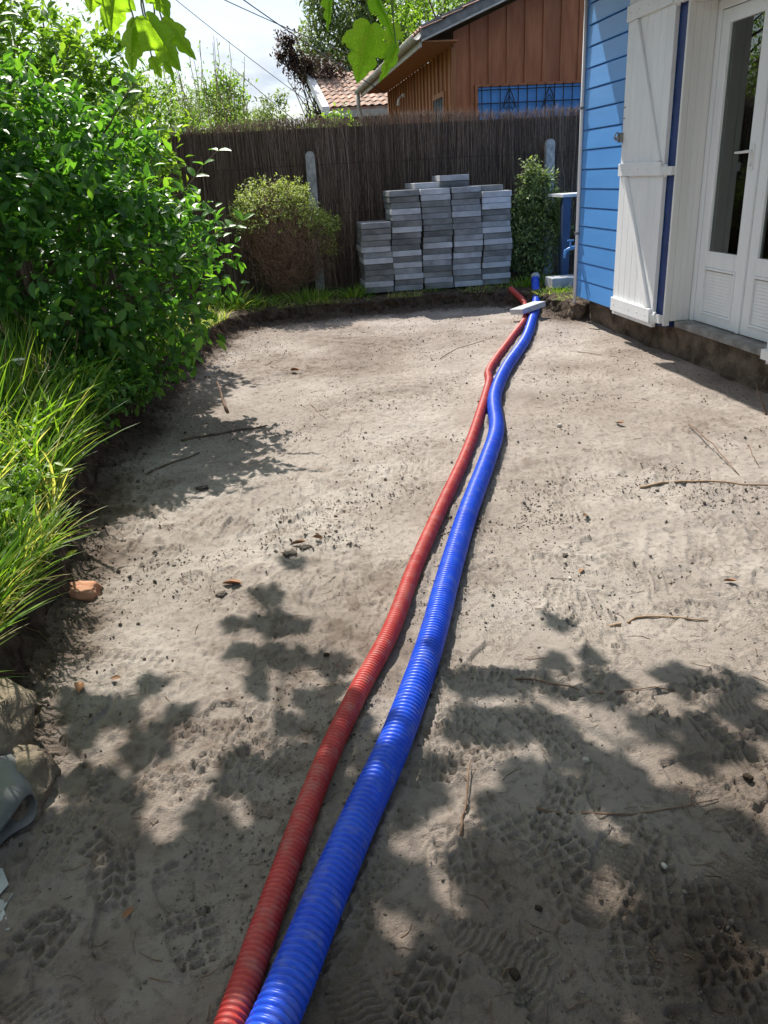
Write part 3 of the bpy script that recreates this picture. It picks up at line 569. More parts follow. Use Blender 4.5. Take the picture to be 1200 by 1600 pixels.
# ---------------------------------------------------------------- corrugated pipes
def corrug(name, path, rad, amp, pitch, sides, material, z0, label, lift=None, cap=None):
    p3 = [(x, y, z0 if lift is None else lift(x, y, z0)) for x, y in path] if len(path[0]) == 2 else path
    c = spline(p3, pitch / 6); n = len(c); d = np.gradient(c, axis=0); d /= np.linalg.norm(d, axis=1, keepdims=True)
    X = np.cross(d, [0, 0, 1.]); X /= np.linalg.norm(X, axis=1, keepdims=True); Y = np.cross(X, d)
    ph = np.array([1, .85, -.1, -1, -.1, .85])[np.arange(n) % 6]; rad_ = rad + amp * ph
    a = np.linspace(0, 2 * np.pi, sides, endpoint=False)
    V = c[:, None] + rad_[:, None, None] * (np.cos(a)[None, :, None] * X[:, None] + np.sin(a)[None, :, None] * Y[:, None])
    ii = np.arange(n - 1)[:, None] * sides; k = np.arange(sides)[None]; k2 = (k + 1) % sides
    f = np.stack([ii + k, ii + k2, ii + sides + k2, ii + sides + k], axis=2).reshape(-1, 4)
    me = np_mesh(name, V.reshape(-1, 3), f, None, True); o = link(name, me, material); return tag(o, label, 'pipe'), c
bz = lambda x, y, z0: z0 + .004 * math.sin(y * 3)
bluep = [(x, y, .0445) for x, y in BLUE[:-2]] + [(2.60, 7.838, .048), (2.80, 8.35, .075), (2.95, 8.80, .13), (3.02, 9.04, .20), (3.045, 9.13, .28)]
bpo, _ = corrug('blue_corrugated_pipe', bluep, .0420, .0032, .0160, 24, 'blue_pipe', .045, 'long thick blue corrugated pipe lying across the sand, rising at the far bank')
redp = [(x, y, .031) for x, y in RED[:-2]] + [(2.50, 7.80, .034), (2.67, 8.30, .05), (2.74, 8.62, .10), (2.70, 8.95, .19)]
corrug('red_corrugated_pipe', redp, .0285, .0024, .0124, 20, 'red_pipe', .03, 'long thinner red corrugated pipe lying beside the blue one on the sand')
cp = MB(); cp.tube([(3.042, 9.115, .262), (3.052, 9.145, .30)], .05, .047, 14); cp.build('end_cap', 'slab_pale', bpo)

mb = MB(); rf_ = random.Random(77)
for i in range(900):
    y = .85 + 7.6 * rf_.random() ** 1.5; x = rf_.uniform(-.6 - .03 * y, min(2.9, .7 + .5 * y)); a = rf_.uniform(0, 6.28); L_ = rf_.uniform(.012, .07) * (1 + .12 * y); pp = []; c_ = rf_.uniform(-1.5, 1.5)
    for k in range(4): pp.append((x, y, sand_z(x, y) + .0015)); x += math.cos(a) * L_ / 3; y += math.sin(a) * L_ / 3; a += c_ * .4
    mb.tube(pp, rf_.uniform(.0007, .0018), .0005, 3, False)
tag(mb.build('plant_fibres', 'twig'), label='countless fine rootlets and plant fibres strewn over the sand', cat='fibres', kind='stuff')
# ---------------------------------------------------------------- slabs: the pile by the fence
def slab_mesh(seed):
    rr = random.Random(seed); b = MB(); b.box(-.168, .168, -.25, .25, 0, .0608); me = b.mesh('concrete_slab', .004)
    for v in me.vertices: v.co.x += rr.uniform(-.0015, .0015); v.co.y += rr.uniform(-.0015, .0015)
    return me
def slab_var(m, sd): me = slab_mesh(sd); me.materials.append(MT[m]); return me
SLV = {k: [slab_var(k, i) for i in range(3)] for k in ('slab', 'slab_wet', 'slab_pale')}
ORD = ['bottom', 'second', 'third', 'fourth', 'fifth', 'sixth', 'seventh', 'eighth', 'ninth', 'tenth', 'eleventh', 'twelfth', 'thirteenth', 'fourteenth', 'fifteenth', 'sixteenth', 'seventeenth']
COLS = [(1.265, 12, 'the short column at the left end of the pile'), (1.612, 17, 'the first tall column right of the short one'), (1.968, 17, 'the middle column of the slab pile'), (2.322, 17, 'the column just right of the middle one'), (2.672, 16, 'the column at the right end of the pile')]
WET = ['101110001110', '01000101110100110', '10110010111101100', '01001010011100110', '1010011010011000']     # bottom to top: damp darker slabs
PALE = ['000001000000', '00101010001100000', '00000110000000011', '10000011000010000', '0101000101011111']
rr = random.Random(4); tw = {'slab': 'grey', 'slab_wet': 'dark damp', 'slab_pale': 'pale grey'}
GRP = 'concrete slabs piled in front of the fence'
def place_slab(kind, x, y, z, rz, label, tilt=0, group=GRP, rx=0):
    o = bpy.data.objects.new('concrete_slab', rr.choice(SLV[kind])); col.objects.link(o); o.location = (x, y, z); o.rotation_euler = (rx, tilt, rz); return tag(o, label, 'slab', group)
for ci, (x, n, desc) in enumerate(COLS):
    for k in range(n):
        kd = 'slab_wet' if WET[ci][k] == '1' else ('slab_pale' if PALE[ci][k] == '1' else 'slab')
        pos = ('topmost' if k == n - 1 else ORD[k] + (' from the bottom' if k else '')) 
        place_slab(kd, x + rr.uniform(-.007, .007) + .01 * math.sin(k * .6 + ci), 9.655 + rr.uniform(-.012, .012) + .008 * k / n, .192 + k * .0642, rr.uniform(-.018, .018), f'{tw[kd]} concrete slab, {pos}, in {desc}')
zt3 = .192 + 17 * .0642
place_slab('slab_pale', 1.90, 9.80, zt3, .05, 'loose concrete slab lying on top of the middle column of the pile')
place_slab('slab_wet', 2.20, 9.79, zt3 + .001, .02, 'lower of two extra slabs on top, highest point of the pile')
place_slab('slab', 2.21, 9.78, zt3 + .066, -.02, 'upper of two extra slabs, highest slab of the whole pile')
place_slab('slab_wet', 2.60, 9.80, .192 + 16 * .0642, .06, 'loose slab set back on top of the right end column')
b = MB(); b.box(-.085, .085, -.175, .175, 0, .055); o = b.build('stone_slab', 'slab_pale', bevel=.004); o.location = (2.585, 7.95, .098); o.rotation_euler = (.10, -.10, -1.05); tag(o, 'single pale stone slab laid across the blue and red pipes', 'slab')

# ---------------------------------------------------------------- brushwood fence, posts and wire
fence = empty('brushwood_fence', (1.5, 10.35, .15), 'tall dark brushwood screen fence across the back of the garden', 'fence')
def ftop(x): return 2.075 + .02 * math.sin(x * 1.1) + .015 * math.sin(x * 3.7)
r = np.random.default_rng(8); n = 21000
X_ = r.uniform(-9, 9.5, n); Yj = 10.33 + r.uniform(-.035, .035, n) * r.uniform(.3, 1, n); z0 = np.where(r.random(n) < .55, .12, r.uniform(.3, 1.3, n)); tp_ = np.array([ftop(a) for a in X_])
z1 = np.where(r.random(n) < .5, tp_ + r.normal(0, .022, n), r.uniform(1.0, 2.0, n)); z1 = np.maximum(z1, z0 + .3)
lean = r.normal(0, .034, n); w0 = r.uniform(.0022, .0052, n); cur = r.normal(0, .020, n); tv_ = []; ff = []
segs = 4; V = np.zeros((n, (segs + 1) * 3, 3)); ang = r.uniform(0, 2.09, n)
for s in range(segs + 1):
    t = s / segs; cxn = X_ + lean * t * (z1 - z0) + cur * math.sin(math.pi * t); cyn = Yj + cur * .4 * math.sin(2 * math.pi * t); wz = w0 * (1 - .6 * t)
    for k in range(3):
        V[:, s * 3 + k, 0] = cxn + wz * np.cos(ang + k * 2.094); V[:, s * 3 + k, 1] = cyn + wz * np.sin(ang + k * 2.094); V[:, s * 3 + k, 2] = z0 + (z1 - z0) * t
f1 = np.array([[s * 3 + k, s * 3 + (k + 1) % 3, s * 3 + 3 + (k + 1) % 3, s * 3 + 3 + k] for s in range(segs) for k in range(3)])
f = (f1[None] + (np.arange(n) * (segs + 1) * 3)[:, None, None]).reshape(-1, 4)
tn = np.clip(r.beta(1.5, 2.8, n) + .35 * (fbm(X_ * 3, z0 * 2, 5, 3) - .5), 0, 1); tvx = np.repeat(tn[:, None], (segs + 1) * 3, 1); 
tag(link('stalks', np_mesh('stalks', V.reshape(-1, 3), f, tvx.ravel()), 'brush', fence), kind='stuff')
# ragged heather tips along the top
n = 9000; X_ = r.uniform(-9, 9.5, n); d = np.stack([r.normal(0, .35, n), r.normal(0, .3, n), np.ones(n)], axis=1); zt_ = np.array([ftop(a) for a in X_]) + r.uniform(-.10, .0, n)
P = np.stack([X_, 10.33 + r.uniform(-.05, .05, n), zt_], axis=1)
tag(link('tips', scatter_mesh('tips', *leaf_template(.05, .01, .1, ((0, 1), (.5, .8), (1, 0))), P, frames(d, rdir(n, r)), r.uniform(.03, .10, n), r.beta(2.5, 2, n)), 'brush', fence), kind='stuff')
b = MB(); b.box(-9, 9.5, 10.335, 10.35, .1, 2.0); b.build('backing', 'brush_back', fence)
for zz in (.5, 1.05, 1.6):
    b = MB(); b.tube([(-9 + .5 * k, 10.285 + .004 * math.sin(k * 2), zz + .006 * math.sin(k * 1.7)) for k in range(38)], .0018, None, 4); b.build('binding_wire', 'iron', fence)
MT['post_concrete'] = mat('post_concrete', (.26, .26, .25), (.5, .5, .49), rough=.95, scale=9, detail=9, bump=.6, bscale=90, bdist=.005, spec=.2)
def post(x, top, label):
    b = MB(); w = .055; pr = [(-w, .0)] + [(w * math.cos(math.pi * (1 - k / 10)), top - w + w * math.sin(math.pi * (1 - k / 10))) for k in range(11)] + [(w, .0)]
    b.prism([(x + p[0], p[1]) for p in pr], 'y', 10.16, 10.24); tag(b.build('concrete_post', 'post_concrete', bevel=.004), label, 'post', 'concrete fence posts')
post(.63, 1.75, 'round-topped concrete post standing behind the dry round shrub'); post(3.55, 1.75, 'round-topped concrete post near the blue house corner'); post(-2.3, 1.75, 'concrete post hidden deep behind the big camellia bush')
b = MB(); s = .062; zz0, zz1 = .15, 1.7
for k in range(-70, 140):
    x0 = 3.55 + k * s * 1.0
    if x0 < -4 or x0 > 8: continue
    for sg in (1, -1):
        pts = []; zc = zz0; 
        x = x0
        a = Vector((x0, 10.145 if sg > 0 else 10.149, zz0)); e = Vector((x0 + sg * (zz1 - zz0) * .5, 10.145 if sg > 0 else 10.149, zz1)); b.tube([a, e], .0009, None, 3, False)
wm = b.build('wire_mesh', 'iron'); tag(wm, 'thin diamond wire mesh stretched along the concrete posts', 'wire mesh')

# ---------------------------------------------------------------- brown wooden neighbour house behind the fence
nb = empty('wooden_house', (4.6, 16, .1), 'red-brown board and batten house behind the fence', 'house')
x = 3.02
rake = lambda x: 2.93 + (x - 2.45) * .385 + .17    # underside of the gable rake
k = 0
while x < 9.0:
    w = .275; b = MB(); b.prism([(x + .002, .2), (x + w - .002, .2), (x + w - .002, rake(min(x + w, 18 - x)) ), (x + .002, rake(x))] if x < 5.8 else [(x + .002, .2), (x + w - .002, .2), (x + w - .002, rake(11.6 - x - w)), (x + .002, rake(11.6 - x))], 'y', 13.0, 13.02)
    b.build('board', 'wood_red', nb)
    b = MB(); xb = x + w; hh = rake(xb) if xb < 5.8 else rake(11.6 - xb)
    zlo = .2
    if 3.36 < xb < 5.0: zlo = 2.62
    b.box(xb - .028, xb + .028, 12.972, 12.999, zlo, hh - .01); b.build('batten', 'wood_red', nb); x += w
b = MB(); b.box(2.985, 3.05, 12.965, 13.03, .2, 3.12); b.build('corner_board', 'wood_orange', nb)
# left side wall: battened, runs away from us
y = 13.05
while y < 19.3:
    b = MB(); b.box(3.0, 3.02, y + .003, y + .297, .2, 3.14); b.build('board', 'wood_orange', nb)
    b = MB(); b.box(2.972, 2.9985, y - .02, y + .02, .2, 3.14) if not (13.5 < y < 14.3) else b.box(2.972, 2.9985, y - .02, y + .02, 2.62, 3.14); b.build('batten', 'wood_orange', nb); y += .3
b = MB(); b.box(3.03, 8.6, 13.03, 19.35, .15, 2.9); b.build('wall', 'dark_in', nb)
b = MB(); b.box(2.955, 2.999, 13.42, 14.32, 2.53, 2.60); b.box(2.955, 2.999, 13.42, 13.48, 1.7, 2.53); b.box(2.955, 2.999, 14.26, 14.32, 1.7, 2.53); b.box(2.94, 2.999, 13.42, 14.32, 1.64, 1.70); sw = b.build('side_window', 'wood_orange', nb)
MB().box(2.992, 2.998, 13.48, 14.26, 1.7, 2.53).build('pane', 'dark_in', sw)
for k in range(6): b = MB(); b.tube([(2.965, 13.55 + .125 * k, 1.7), (2.965, 13.55 + .125 * k, 2.53)], .008, None, 6); b.build('bar', 'galv', sw)
b = MB(); b.box(2.93, 2.99, 17.0, 17.1, 2.84, 2.90); b.tube([(2.93, 17.05, 2.87), (2.86, 17.03, 2.80), (2.84, 17.0, 2.70)], .02, .035, 8); b.build('lamp', 'white_pvc', nb)
# roof: left slope with soffit, gutter, barge board and tiles
sl = .385; xe, ze = 2.47, 3.17
def roofz(x): return ze + (x - xe) * sl if x <= 5.8 else ze + (11.6 - x - xe) * sl
b = MB()
b.hexa([(xe, 12.55, ze), (5.8, 12.55, roofz(5.8)), (5.8, 19.6, roofz(5.8)), (xe, 19.6, ze), (xe, 12.55, ze + .10), (5.8, 12.55, roofz(5.8) + .10), (5.8, 19.6, roofz(5.8) + .10), (xe, 19.6, ze + .10)])
b.hexa([(9.13, 12.55, ze), (5.8, 12.55, roofz(5.8)), (5.8, 19.6, roofz(5.8)), (9.13, 19.6, ze), (9.13, 12.55, ze + .10), (5.8, 12.55, roofz(5.8) + .10), (5.8, 19.6, roofz(5.8) + .10), (9.13, 19.6, ze + .10)])
ro = b.build('roof', 'wood_orange', nb)
b = MB(); b.hexa([(xe - .02, 12.50, ze - .01), (5.8, 12.50, roofz(5.8) - .01), (5.8, 12.545, roofz(5.8) - .01), (xe - .02, 12.545, ze - .01), (xe - .02, 12.50, ze + .17), (5.8, 12.50, roofz(5.8) + .17), (5.8, 12.545, roofz(5.8) + .17), (xe - .02, 12.545, ze + .17)]); b.build('barge_board', 'lead', nb)
b = MB(); b.hexa([(xe - .02, 12.46, ze - .035), (5.8, 12.46, roofz(5.8) - .035), (5.8, 12.56, roofz(5.8) - .035), (xe - .02, 12.56, ze - .035), (xe - .02, 12.46, ze - .012), (5.8, 12.46, roofz(5.8) - .012), (5.8, 12.56, roofz(5.8) - .012), (xe - .02, 12.56, ze - .012)]); b.build('drip_edge', 'zinc', nb)
b = MB(); b.box(xe - .03, xe - .002, 12.56, 19.6, ze - .09, ze + .09); b.build('fascia', 'zinc', nb)
b = MB(); b.box(xe, 3.0, 12.6, 19.5, 3.145, 3.165); b.build('soffit', 'wood_orange', nb)
pr = [(xe - .03 - .065 + .065 * math.cos(math.pi + math.pi * k / 10), ze + .05 + .07 * math.sin(math.pi + math.pi * k / 10)) for k in range(11)]; pr += [(p[0] * .93 + (xe - .095) * .07, p[1] + .006) for p in pr[::-1]]
b = MB(); b.prism(pr, 'y', 12.45, 19.7); gt = b.build('gutter', 'zinc', nb)
for k in range(8): MB().box(xe - .165, xe - .02, 12.8 + .95 * k, 12.83 + .95 * k, ze - .024, ze - .018).build('bracket', 'zinc', gt)
b = MB(); b.tube([(xe - .095, 19.55, ze + .0), (xe - .09, 19.55, 2.9), (xe - .05, 19.55, 2.7), (xe - .05, 19.55, .2)], .045, None, 10); b.build('downpipe', 'zinc', nb)
# tiles of the near edge of the roof
tm = MB()
for a in range(7):
    t0 = math.pi * a / 6
prf = [(.10 * math.cos(math.pi * k / 6), .035 * math.sin(math.pi * k / 6)) for k in range(7)]; vs = []
for (yy, dz) in ((0, .014), (.36, 0)):
    vs += [(p[1] * 1.0, p[0], dz) for p in []]
def tile_mesh(L_=.38, W=.2):
    b = MB(); n = 6; vs = []
    for (x_, lift) in ((0, .0), (L_, .018)):
        for k in range(n + 1):
            a = -W / 2 + W * k / n; h = .032 * math.cos(math.pi * k / n * 2 - math.pi) * .5 + .02; vs.append((x_, a, h + lift * 0 + (.02 if x_ == 0 else 0)))
        for k in range(n + 1):
            a = -W / 2 + W * k / n; h = .032 * math.cos(math.pi * k / n * 2 - math.pi) * .5 + .02; vs.append((x_, a, h - .012 + (.02 if x_ == 0 else 0)))
    m_ = 2 * (n + 1); fs = []
    for k in range(n): fs += [(k, k + 1, m_ + k + 1, m_ + k), (n + 1 + k, m_ + n + 1 + k, m_ + n + 2 + k, n + 2 + k), (k, n + 1 + k, n + 2 + k, k + 1), (m_ + k, m_ + k + 1, m_ + n + 2 + k, m_ + n + 1 + k)]
    b.add(vs, fs); me = b.mesh('tile'); me.materials.append(MT['tile']); return me
TM = tile_mesh(); th = math.atan(sl)
def tiles(parent, x0, y0, nx_, ny_, z0, th_, yaw=0, stepx=.32, stepy=.2):
    base = parent.location
    for i in range(nx_):
        for j in range(ny_):
            o = bpy.data.objects.new('tile', TM); col.objects.link(o); o.parent = parent
            px_ = i * stepx * math.cos(th_); pz_ = i * stepx * math.sin(th_)
            w = Matrix.Translation((x0, y0, z0)) @ Matrix.Rotation(yaw, 4, 'Z') @ Matrix.Translation((px_, j * stepy, pz_ + rnd.uniform(-.004, .004))) @ Matrix.Rotation(-th_, 4, 'Y')
            o.matrix_local = Matrix.Translation(-base) @ w
tiles(nb, xe - .02, 12.55, 10, 30, ze + .105, th)
# blue shutters behind a wrought iron grille in the gable wall
wn = MB(); wn.box(3.33, 3.37, 12.93, 12.999, 1.6, 2.62); wn.box(3.37, 5.3, 12.93, 12.999, 2.585, 2.62); wn.box(5.3, 5.34, 12.93, 12.999, 1.6, 2.62); wno = wn.build('window', 'wood_red', nb)
xx = 3.372
while xx < 5.05:
    MB().box(xx, xx + .148, 12.955, 12.985, 1.6, 2.58).build('panel', 'blue_paint', wno); xx += .15
MB().box(xx, 5.298, 12.962, 12.98, 1.6, 2.58).build('pane', 'glass', wno)
MB().box(xx, 5.298, 12.985, 12.995, 1.6, 2.58).build('dark_panel', 'dark_in', wno)
b = MB()
for k in range(14): b.tube([(3.42 + k * .14, 12.90, 1.6), (3.42 + k * .14, 12.90, 2.60)], .008, None, 6)
for zz in (2.54, 2.36, 1.8): b.tube([(3.36, 12.90, zz), (5.3, 12.90, zz)], .008, None, 6)
for k in range(3):
    xc = 3.84 + k * .62
    for s in (-1, 1): b.tube([(xc, 12.89, 2.55), (xc + s * .05, 12.89, 2.45), (xc + s * .09, 12.89, 2.33), (xc + s * .05, 12.89, 2.26), (xc + s * .02, 12.89, 2.31)], .008, None, 6); b.tube([(xc, 12.89, 2.45), (xc + s * .11, 12.89, 2.28)], .006, None, 5)
b.build('grille', 'iron', wno)

# small tiled building further back
sh = empty('tiled_shed', (3.2, 23.5, .1), 'small far building with a red tiled roof and white barge board', 'building')
b = MB(); b.box(2.15, 6.0, 22.5, 25.5, .1, 3.05); b.build('wall', 'grey_wall' if 'grey_wall' in MT else 'dark_in', sh)
b = MB(); b.hexa([(1.95, 22.0, 3.02), (6.2, 22.0, 3.02), (6.0, 24.2, 3.98), (1.75, 24.2, 3.98), (1.95, 22.0, 3.08), (6.2, 22.0, 3.08), (6.0, 24.2, 4.04), (1.75, 24.2, 4.04)]); b.build('roof', 'tile', sh)
b = MB(); b.hexa([(1.76, 21.95, 2.93), (1.94, 21.95, 2.93), (1.74, 24.2, 3.95), (1.56, 24.2, 3.95), (1.76, 21.95, 3.12), (1.94, 21.95, 3.12), (1.74, 24.2, 4.10), (1.56, 24.2, 4.10)]); b.build('barge_board', 'white_pvc', sh)
b = MB(); b.box(1.95, 6.2, 21.93, 21.99, 2.86, 3.02); b.build('fascia', 'zinc', sh)
TMs = TM; base = sh.location; sth = math.atan(.96 / 2.2)
for i in range(9):
    for j in range(22):
        o = bpy.data.objects.new('tile', TM); col.objects.link(o); o.parent = sh
        w = Matrix.Translation((2.06 + j * .19 - i * .024, 22.0 + i * .27 * math.cos(sth), 3.085 + i * .27 * math.sin(sth))) @ Matrix.Rotation(math.pi / 2, 4, 'Z') @ Matrix.Rotation(-sth, 4, 'Y'); o.matrix_local = Matrix.Translation(-base) @ w

# ---------------------------------------------------------------- overhead cables
def cable(a, b_, r0, sag, material, label):
    a = Vector(a); b_ = Vector(b_); b = MB(); b.tube([a.lerp(b_, t / 24) - Vector((0, 0, sag * 4 * (t / 24) * (1 - t / 24))) for t in range(25)], r0, None, 5); return tag(b.build('overhead_cable', material), label, 'cable', 'overhead cables')
cable((-2.2, 17, 6.2), (2.6, 17.2, 2.95), .011, .12, 'cable', 'dark cable falling steeply across the sky to the wooden house')
cable((-2.7, 17, 5.9), (1.65, 20.5, 2.9), .007, .10, 'cable', 'thinnest cable, lowest and leftmost of the three in the sky')
cable((-1.6, 17, 5.15), (4.4, 24, 3.9), .010, .10, 'cable', 'dark cable slanting gently towards the far tiled building')
cable((-.2, 13.2, 3.0), (1.05, 13.2, 1.95), .006, .02, 'cable_pale', 'short pale cable slanting down behind the fence top')

# ---------------------------------------------------------------- plants
def stems(parent, base, tops, r0, material='bark', name='stem', n=6, amp=.08):
    for t in tops:
        b = MB(); b.tube(wob(base, t, n, amp), r0, r0 * .25, 6, False); b.build(name, material, parent)
# big camellia on the left
cam_b = empty('camellia_bush', (-1.75, 5.6, .24), 'big glossy dark green camellia bush overhanging the pit on the left', 'bush')
ells = [(-1.55, 5.5, 1.0, .95, .95, .88), (-2.3, 5.3, 1.3, 1.0, 1.0, .98), (-1.0, 5.35, .92, .74, .62, .58), (-1.35, 5.7, 1.5, .72, .7, .62), (-1.35, 5.3, .74, .6, .5, .42), (-1.5, 4.95, 1.45, .45, .38, .42), (-3.2, 5.4, 1.3, 1.0, 1.0, 1.2), (-1.75, 5.2, 1.75, .45, .4, .42)]
r = np.random.default_rng(31)
P, D = ell_pts(ells, 2300, r, .74, 1.17, .20); q, M, S, T = shoots(P, D, 8, .090, r)
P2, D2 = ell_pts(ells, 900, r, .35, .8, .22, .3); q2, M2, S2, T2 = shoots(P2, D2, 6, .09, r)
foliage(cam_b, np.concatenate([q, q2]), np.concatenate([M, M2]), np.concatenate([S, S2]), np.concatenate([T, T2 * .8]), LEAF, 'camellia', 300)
stems(cam_b, (-1.75, 5.6, .2), [Vector(P[i]) for i in range(0, 60)], .018)
# a few long free shoots that stick out
for (a, b_) in (((-.75, 5.35, 1.2), (-.22, 5.3, 1.62)), ((-.55, 5.35, 1.05), (-.12, 5.3, 1.22)), ((-.9, 5.5, 1.75), (-.62, 5.45, 2.05)), ((-1.5, 5.4, 2.0), (-1.3, 5.3, 2.35))):
    pts = wob(a, b_, 6, .05); sp = MB(); sp.tube(pts, .006, .003, 5); sp.build('shoot', 'bark', cam_b)
    for i, p in enumerate(pts[2:]):
        for s in (-1, 1):
            d = np.array([[s * .6 + .3, rnd.uniform(-.6, .4), rnd.uniform(.1, .6)]]); fm = frames(d, np.array([[rnd.uniform(-.3, .3), -.5, 1.]]))[0] * .09
            if i == 0 and s == -1: LM = np_mesh('leaf', LEAF[0], LEAF[1], np.full(len(LEAF[0]), .62)); LM.materials.append(MT['camellia'])
            ob = bpy.data.objects.new('leaf', LM); col.objects.link(ob); ob.parent = cam_b; ob.matrix_local = Matrix([[*fm[r_], p[r_] - cam_b.location[r_]] for r_ in range(3)] + [[0, 0, 0, 1]])
# lighter tall shrub behind it
def bush(name, base, ells, n, k, size, tmpl, material, label, cat, seed, spread=.9, singles=0, inner=.4, lo=.78, shoot=.12, nst=18, sr=.012, zmin=.2, dens_lo=None):
    e = empty(name, base, label, cat); r = np.random.default_rng(seed)
    P, D = ell_pts(ells, n, r, lo, 1.1, zmin); q, M, S, T = shoots(P, D, k, size, r, spread, shoot=shoot)
    if inner: 
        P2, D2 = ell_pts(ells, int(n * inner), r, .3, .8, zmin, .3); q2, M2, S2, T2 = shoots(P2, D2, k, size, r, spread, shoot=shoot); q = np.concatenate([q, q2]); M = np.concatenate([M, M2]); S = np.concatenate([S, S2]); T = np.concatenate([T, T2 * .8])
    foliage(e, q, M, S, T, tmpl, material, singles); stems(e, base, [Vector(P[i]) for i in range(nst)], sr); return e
bush('tall_shrub', (-2.6, 7.6, .2), [(-2.4, 7.5, 2.1, 1.15, .9, 1.0), (-1.5, 7.6, 1.7, .85, .75, .72), (-3.3, 7.6, 2.7, 1.2, .9, 1.1), (-2.3, 7.4, 2.9, .6, .6, .5), (-1.25, 7.7, 2.15, .42, .42, .5)], 1900, 6, .098, LEAF, 'shrub_leaf', 'tall light green leafy shrub rising behind the camellia on the left', 'shrub', 41, singles=120)
bush('tall_shrub', (-4.2, 9.0, .2), [(-4.2, 9, 3.0, 1.4, 1.1, 1.5), (-3.2, 9.2, 2.4, 1.0, .9, 1.2)], 1300, 6, .10, LEAF, 'shrub_leaf', 'taller leafy tree-like shrub at the far upper left corner', 'shrub', 42)
# low leafy plant at the foot of the camellia
bush('low_plant', (-1.12, 4.55, .22), [(-1.15, 4.6, .38, .30, .34, .20), (-.95, 5.0, .36, .22, .3, .16)], 320, 5, .055, LEAF, 'camellia', 'low soft leafy plant on the bank below the camellia', 'plant', 43, nst=8, sr=.006, zmin=.18)
MT['straw_dark'] = mat('straw_dark', (.22, .13, .08), (.42, .27, .18), rough=.9, scale=20)
# dry round shrub by the fence: green top on a brown twiggy body
ds = empty('dry_round_shrub', (.2, 9.75, .18), 'round dried-out shrub with a pale green top in front of the fence', 'shrub'); r = np.random.default_rng(51)
el = [(.18, 9.72, .95, .46, .4, .52), (.55, 9.78, .72, .33, .3, .34)]
P, D = ell_pts([(.10, 9.72, 1.02, .40, .38, .44), (.34, 9.7, 1.08, .26, .3, .36), (.52, 9.74, 1.02, .2, .2, .14), (.72, 9.8, .95, .17, .15, .13), (.64, 9.86, .74, .2, .18, .36), (-.12, 9.7, 1.12, .2, .2, .2)], 1900, r, .70, 1.22, .62, .7); w8 = r.random(len(P)) < np.where(P[:, 0] > .5, .95, (P[:, 2] - .88) / .3); P, D = P[w8], D[w8]
q, M, S, T = shoots(P, D, 7, .034, r, 1.1, shoot=.05); foliage(ds, q, M, S, np.clip(T + .3, 0, 1), LEAF_S, 'dry_leaf')
P, D = ell_pts(el, 420, r, .6, 1.0, .25, .5)
b = MB()
for i, p in enumerate(P):
    a = Vector((.2 + r.normal(0, .06), 9.75, .2)); b.tube(wob(a, Vector(p), 5, .10), .004, .0012, 3, False)
    for k in range(3): b.tube([Vector(p), Vector(p) + Vector(rdir(1, r)[0]) * .12], .0016, .0008, 3, False)
for k in range(1500):
    dd = rdir(1, r)[0]; q_ = r.uniform(.55, 1) ; p = np.array([.22, 9.72, .80]) + dd * np.array([.52, .42, .58]) * q_
    if p[2] < .2: continue
    t_ = np.cross(dd, rdir(1, r)[0]); t_ /= np.linalg.norm(t_); l_ = r.uniform(.06, .2); b.tube(wob(Vector(p), Vector(p + t_ * l_ + dd * .03), 3, .15), .0022, .0009, 3, False)
o = b.build('twigs', 'straw_dark', ds); o['kind'] = 'stuff'
q, M, S, T = shoots(P, D, 5, .030, r, 1.2, shoot=.08); o = link('dead_leaves', scatter_mesh('dead_leaves', *LEAF_S, q, M, S, T * .25), 'dry_leaf', ds); o['kind'] = 'stuff'
# grey green conical shrub right of the slab pile
bush('conical_shrub', (3.22, 9.75, .18), [(3.2, 9.7, .62, .38, .3, .42), (3.3, 9.72, 1.02, .24, .2, .36), (3.1, 9.7, 1.0, .16, .16, .28), (3.17, 9.72, 1.33, .12, .11, .22), (3.33, 9.7, 1.28, .08, .08, .16), (3.42, 9.7, .85, .24, .2, .28), (3.02, 9.65, .75, .2, .2, .3)], 720, 6, .055, LEAF_S, 'grey_leaf', 'narrow grey-green shrub between the slab pile and the blue house', 'shrub', 52, shoot=.13, sr=.007, inner=.8)
# trees and shrubs beyond the fence
def tree(name, base, ells, n, size, material, label, seed, trunk=.12, k=5, tmpl=LEAF_S, shoot=.3, singles=0, group=None, inner=.5):
    e = empty(name, base, label, 'tree', group); r = np.random.default_rng(seed); P, D = ell_pts(ells, n, r, .55, 1.15, 1.2, .6)
    keep = fbm(P[:, 0] * 1.3, P[:, 2] * 1.3 + P[:, 1], seed, 3) > .40; P, D = P[keep], D[keep]
    q, M, S, T = shoots(P, D, k, size, r, 1.1, shoot=shoot); foliage(e, q, M, S, T, tmpl, material, singles)
    c = Vector(ells[0][:3]); b = MB(); b.tube(wob(base, c, 8, .04), trunk, trunk * .5, 8); b.build('trunk', 'bark', e)
    b = MB()
    for i in range(26):
        p = Vector(P[i]); b.tube(wob(Vector(base).lerp(c, rnd.uniform(.5, 1)), p, 6, .08), trunk * .28, trunk * .06, 5, False)
    b.build('limbs', 'bark', e); return e
tree('silvery_tree', (4.6, 30, .1), [(4.4, 30, 5.0, 1.9, 1.6, 1.7), (3.4, 30, 4.3, 1.2, 1, .9), (5.2, 30, 6.6, 1.7, 1.4, 1.5), (3.6, 30, 6.3, 1.2, 1, .9), (6.8, 30, 5.8, 2, 1.5, 2), (4.2, 29.5, 8, 1.5, 1.2, 1), (2.7, 30, 5.4, 1.1, 1, 1.0), (2.9, 30, 7, 1.1, 1, .9)], 8500, .18, 'grey_leaf', 'large airy grey-green tree far behind the tiled roof', 61, .22, shoot=.45)
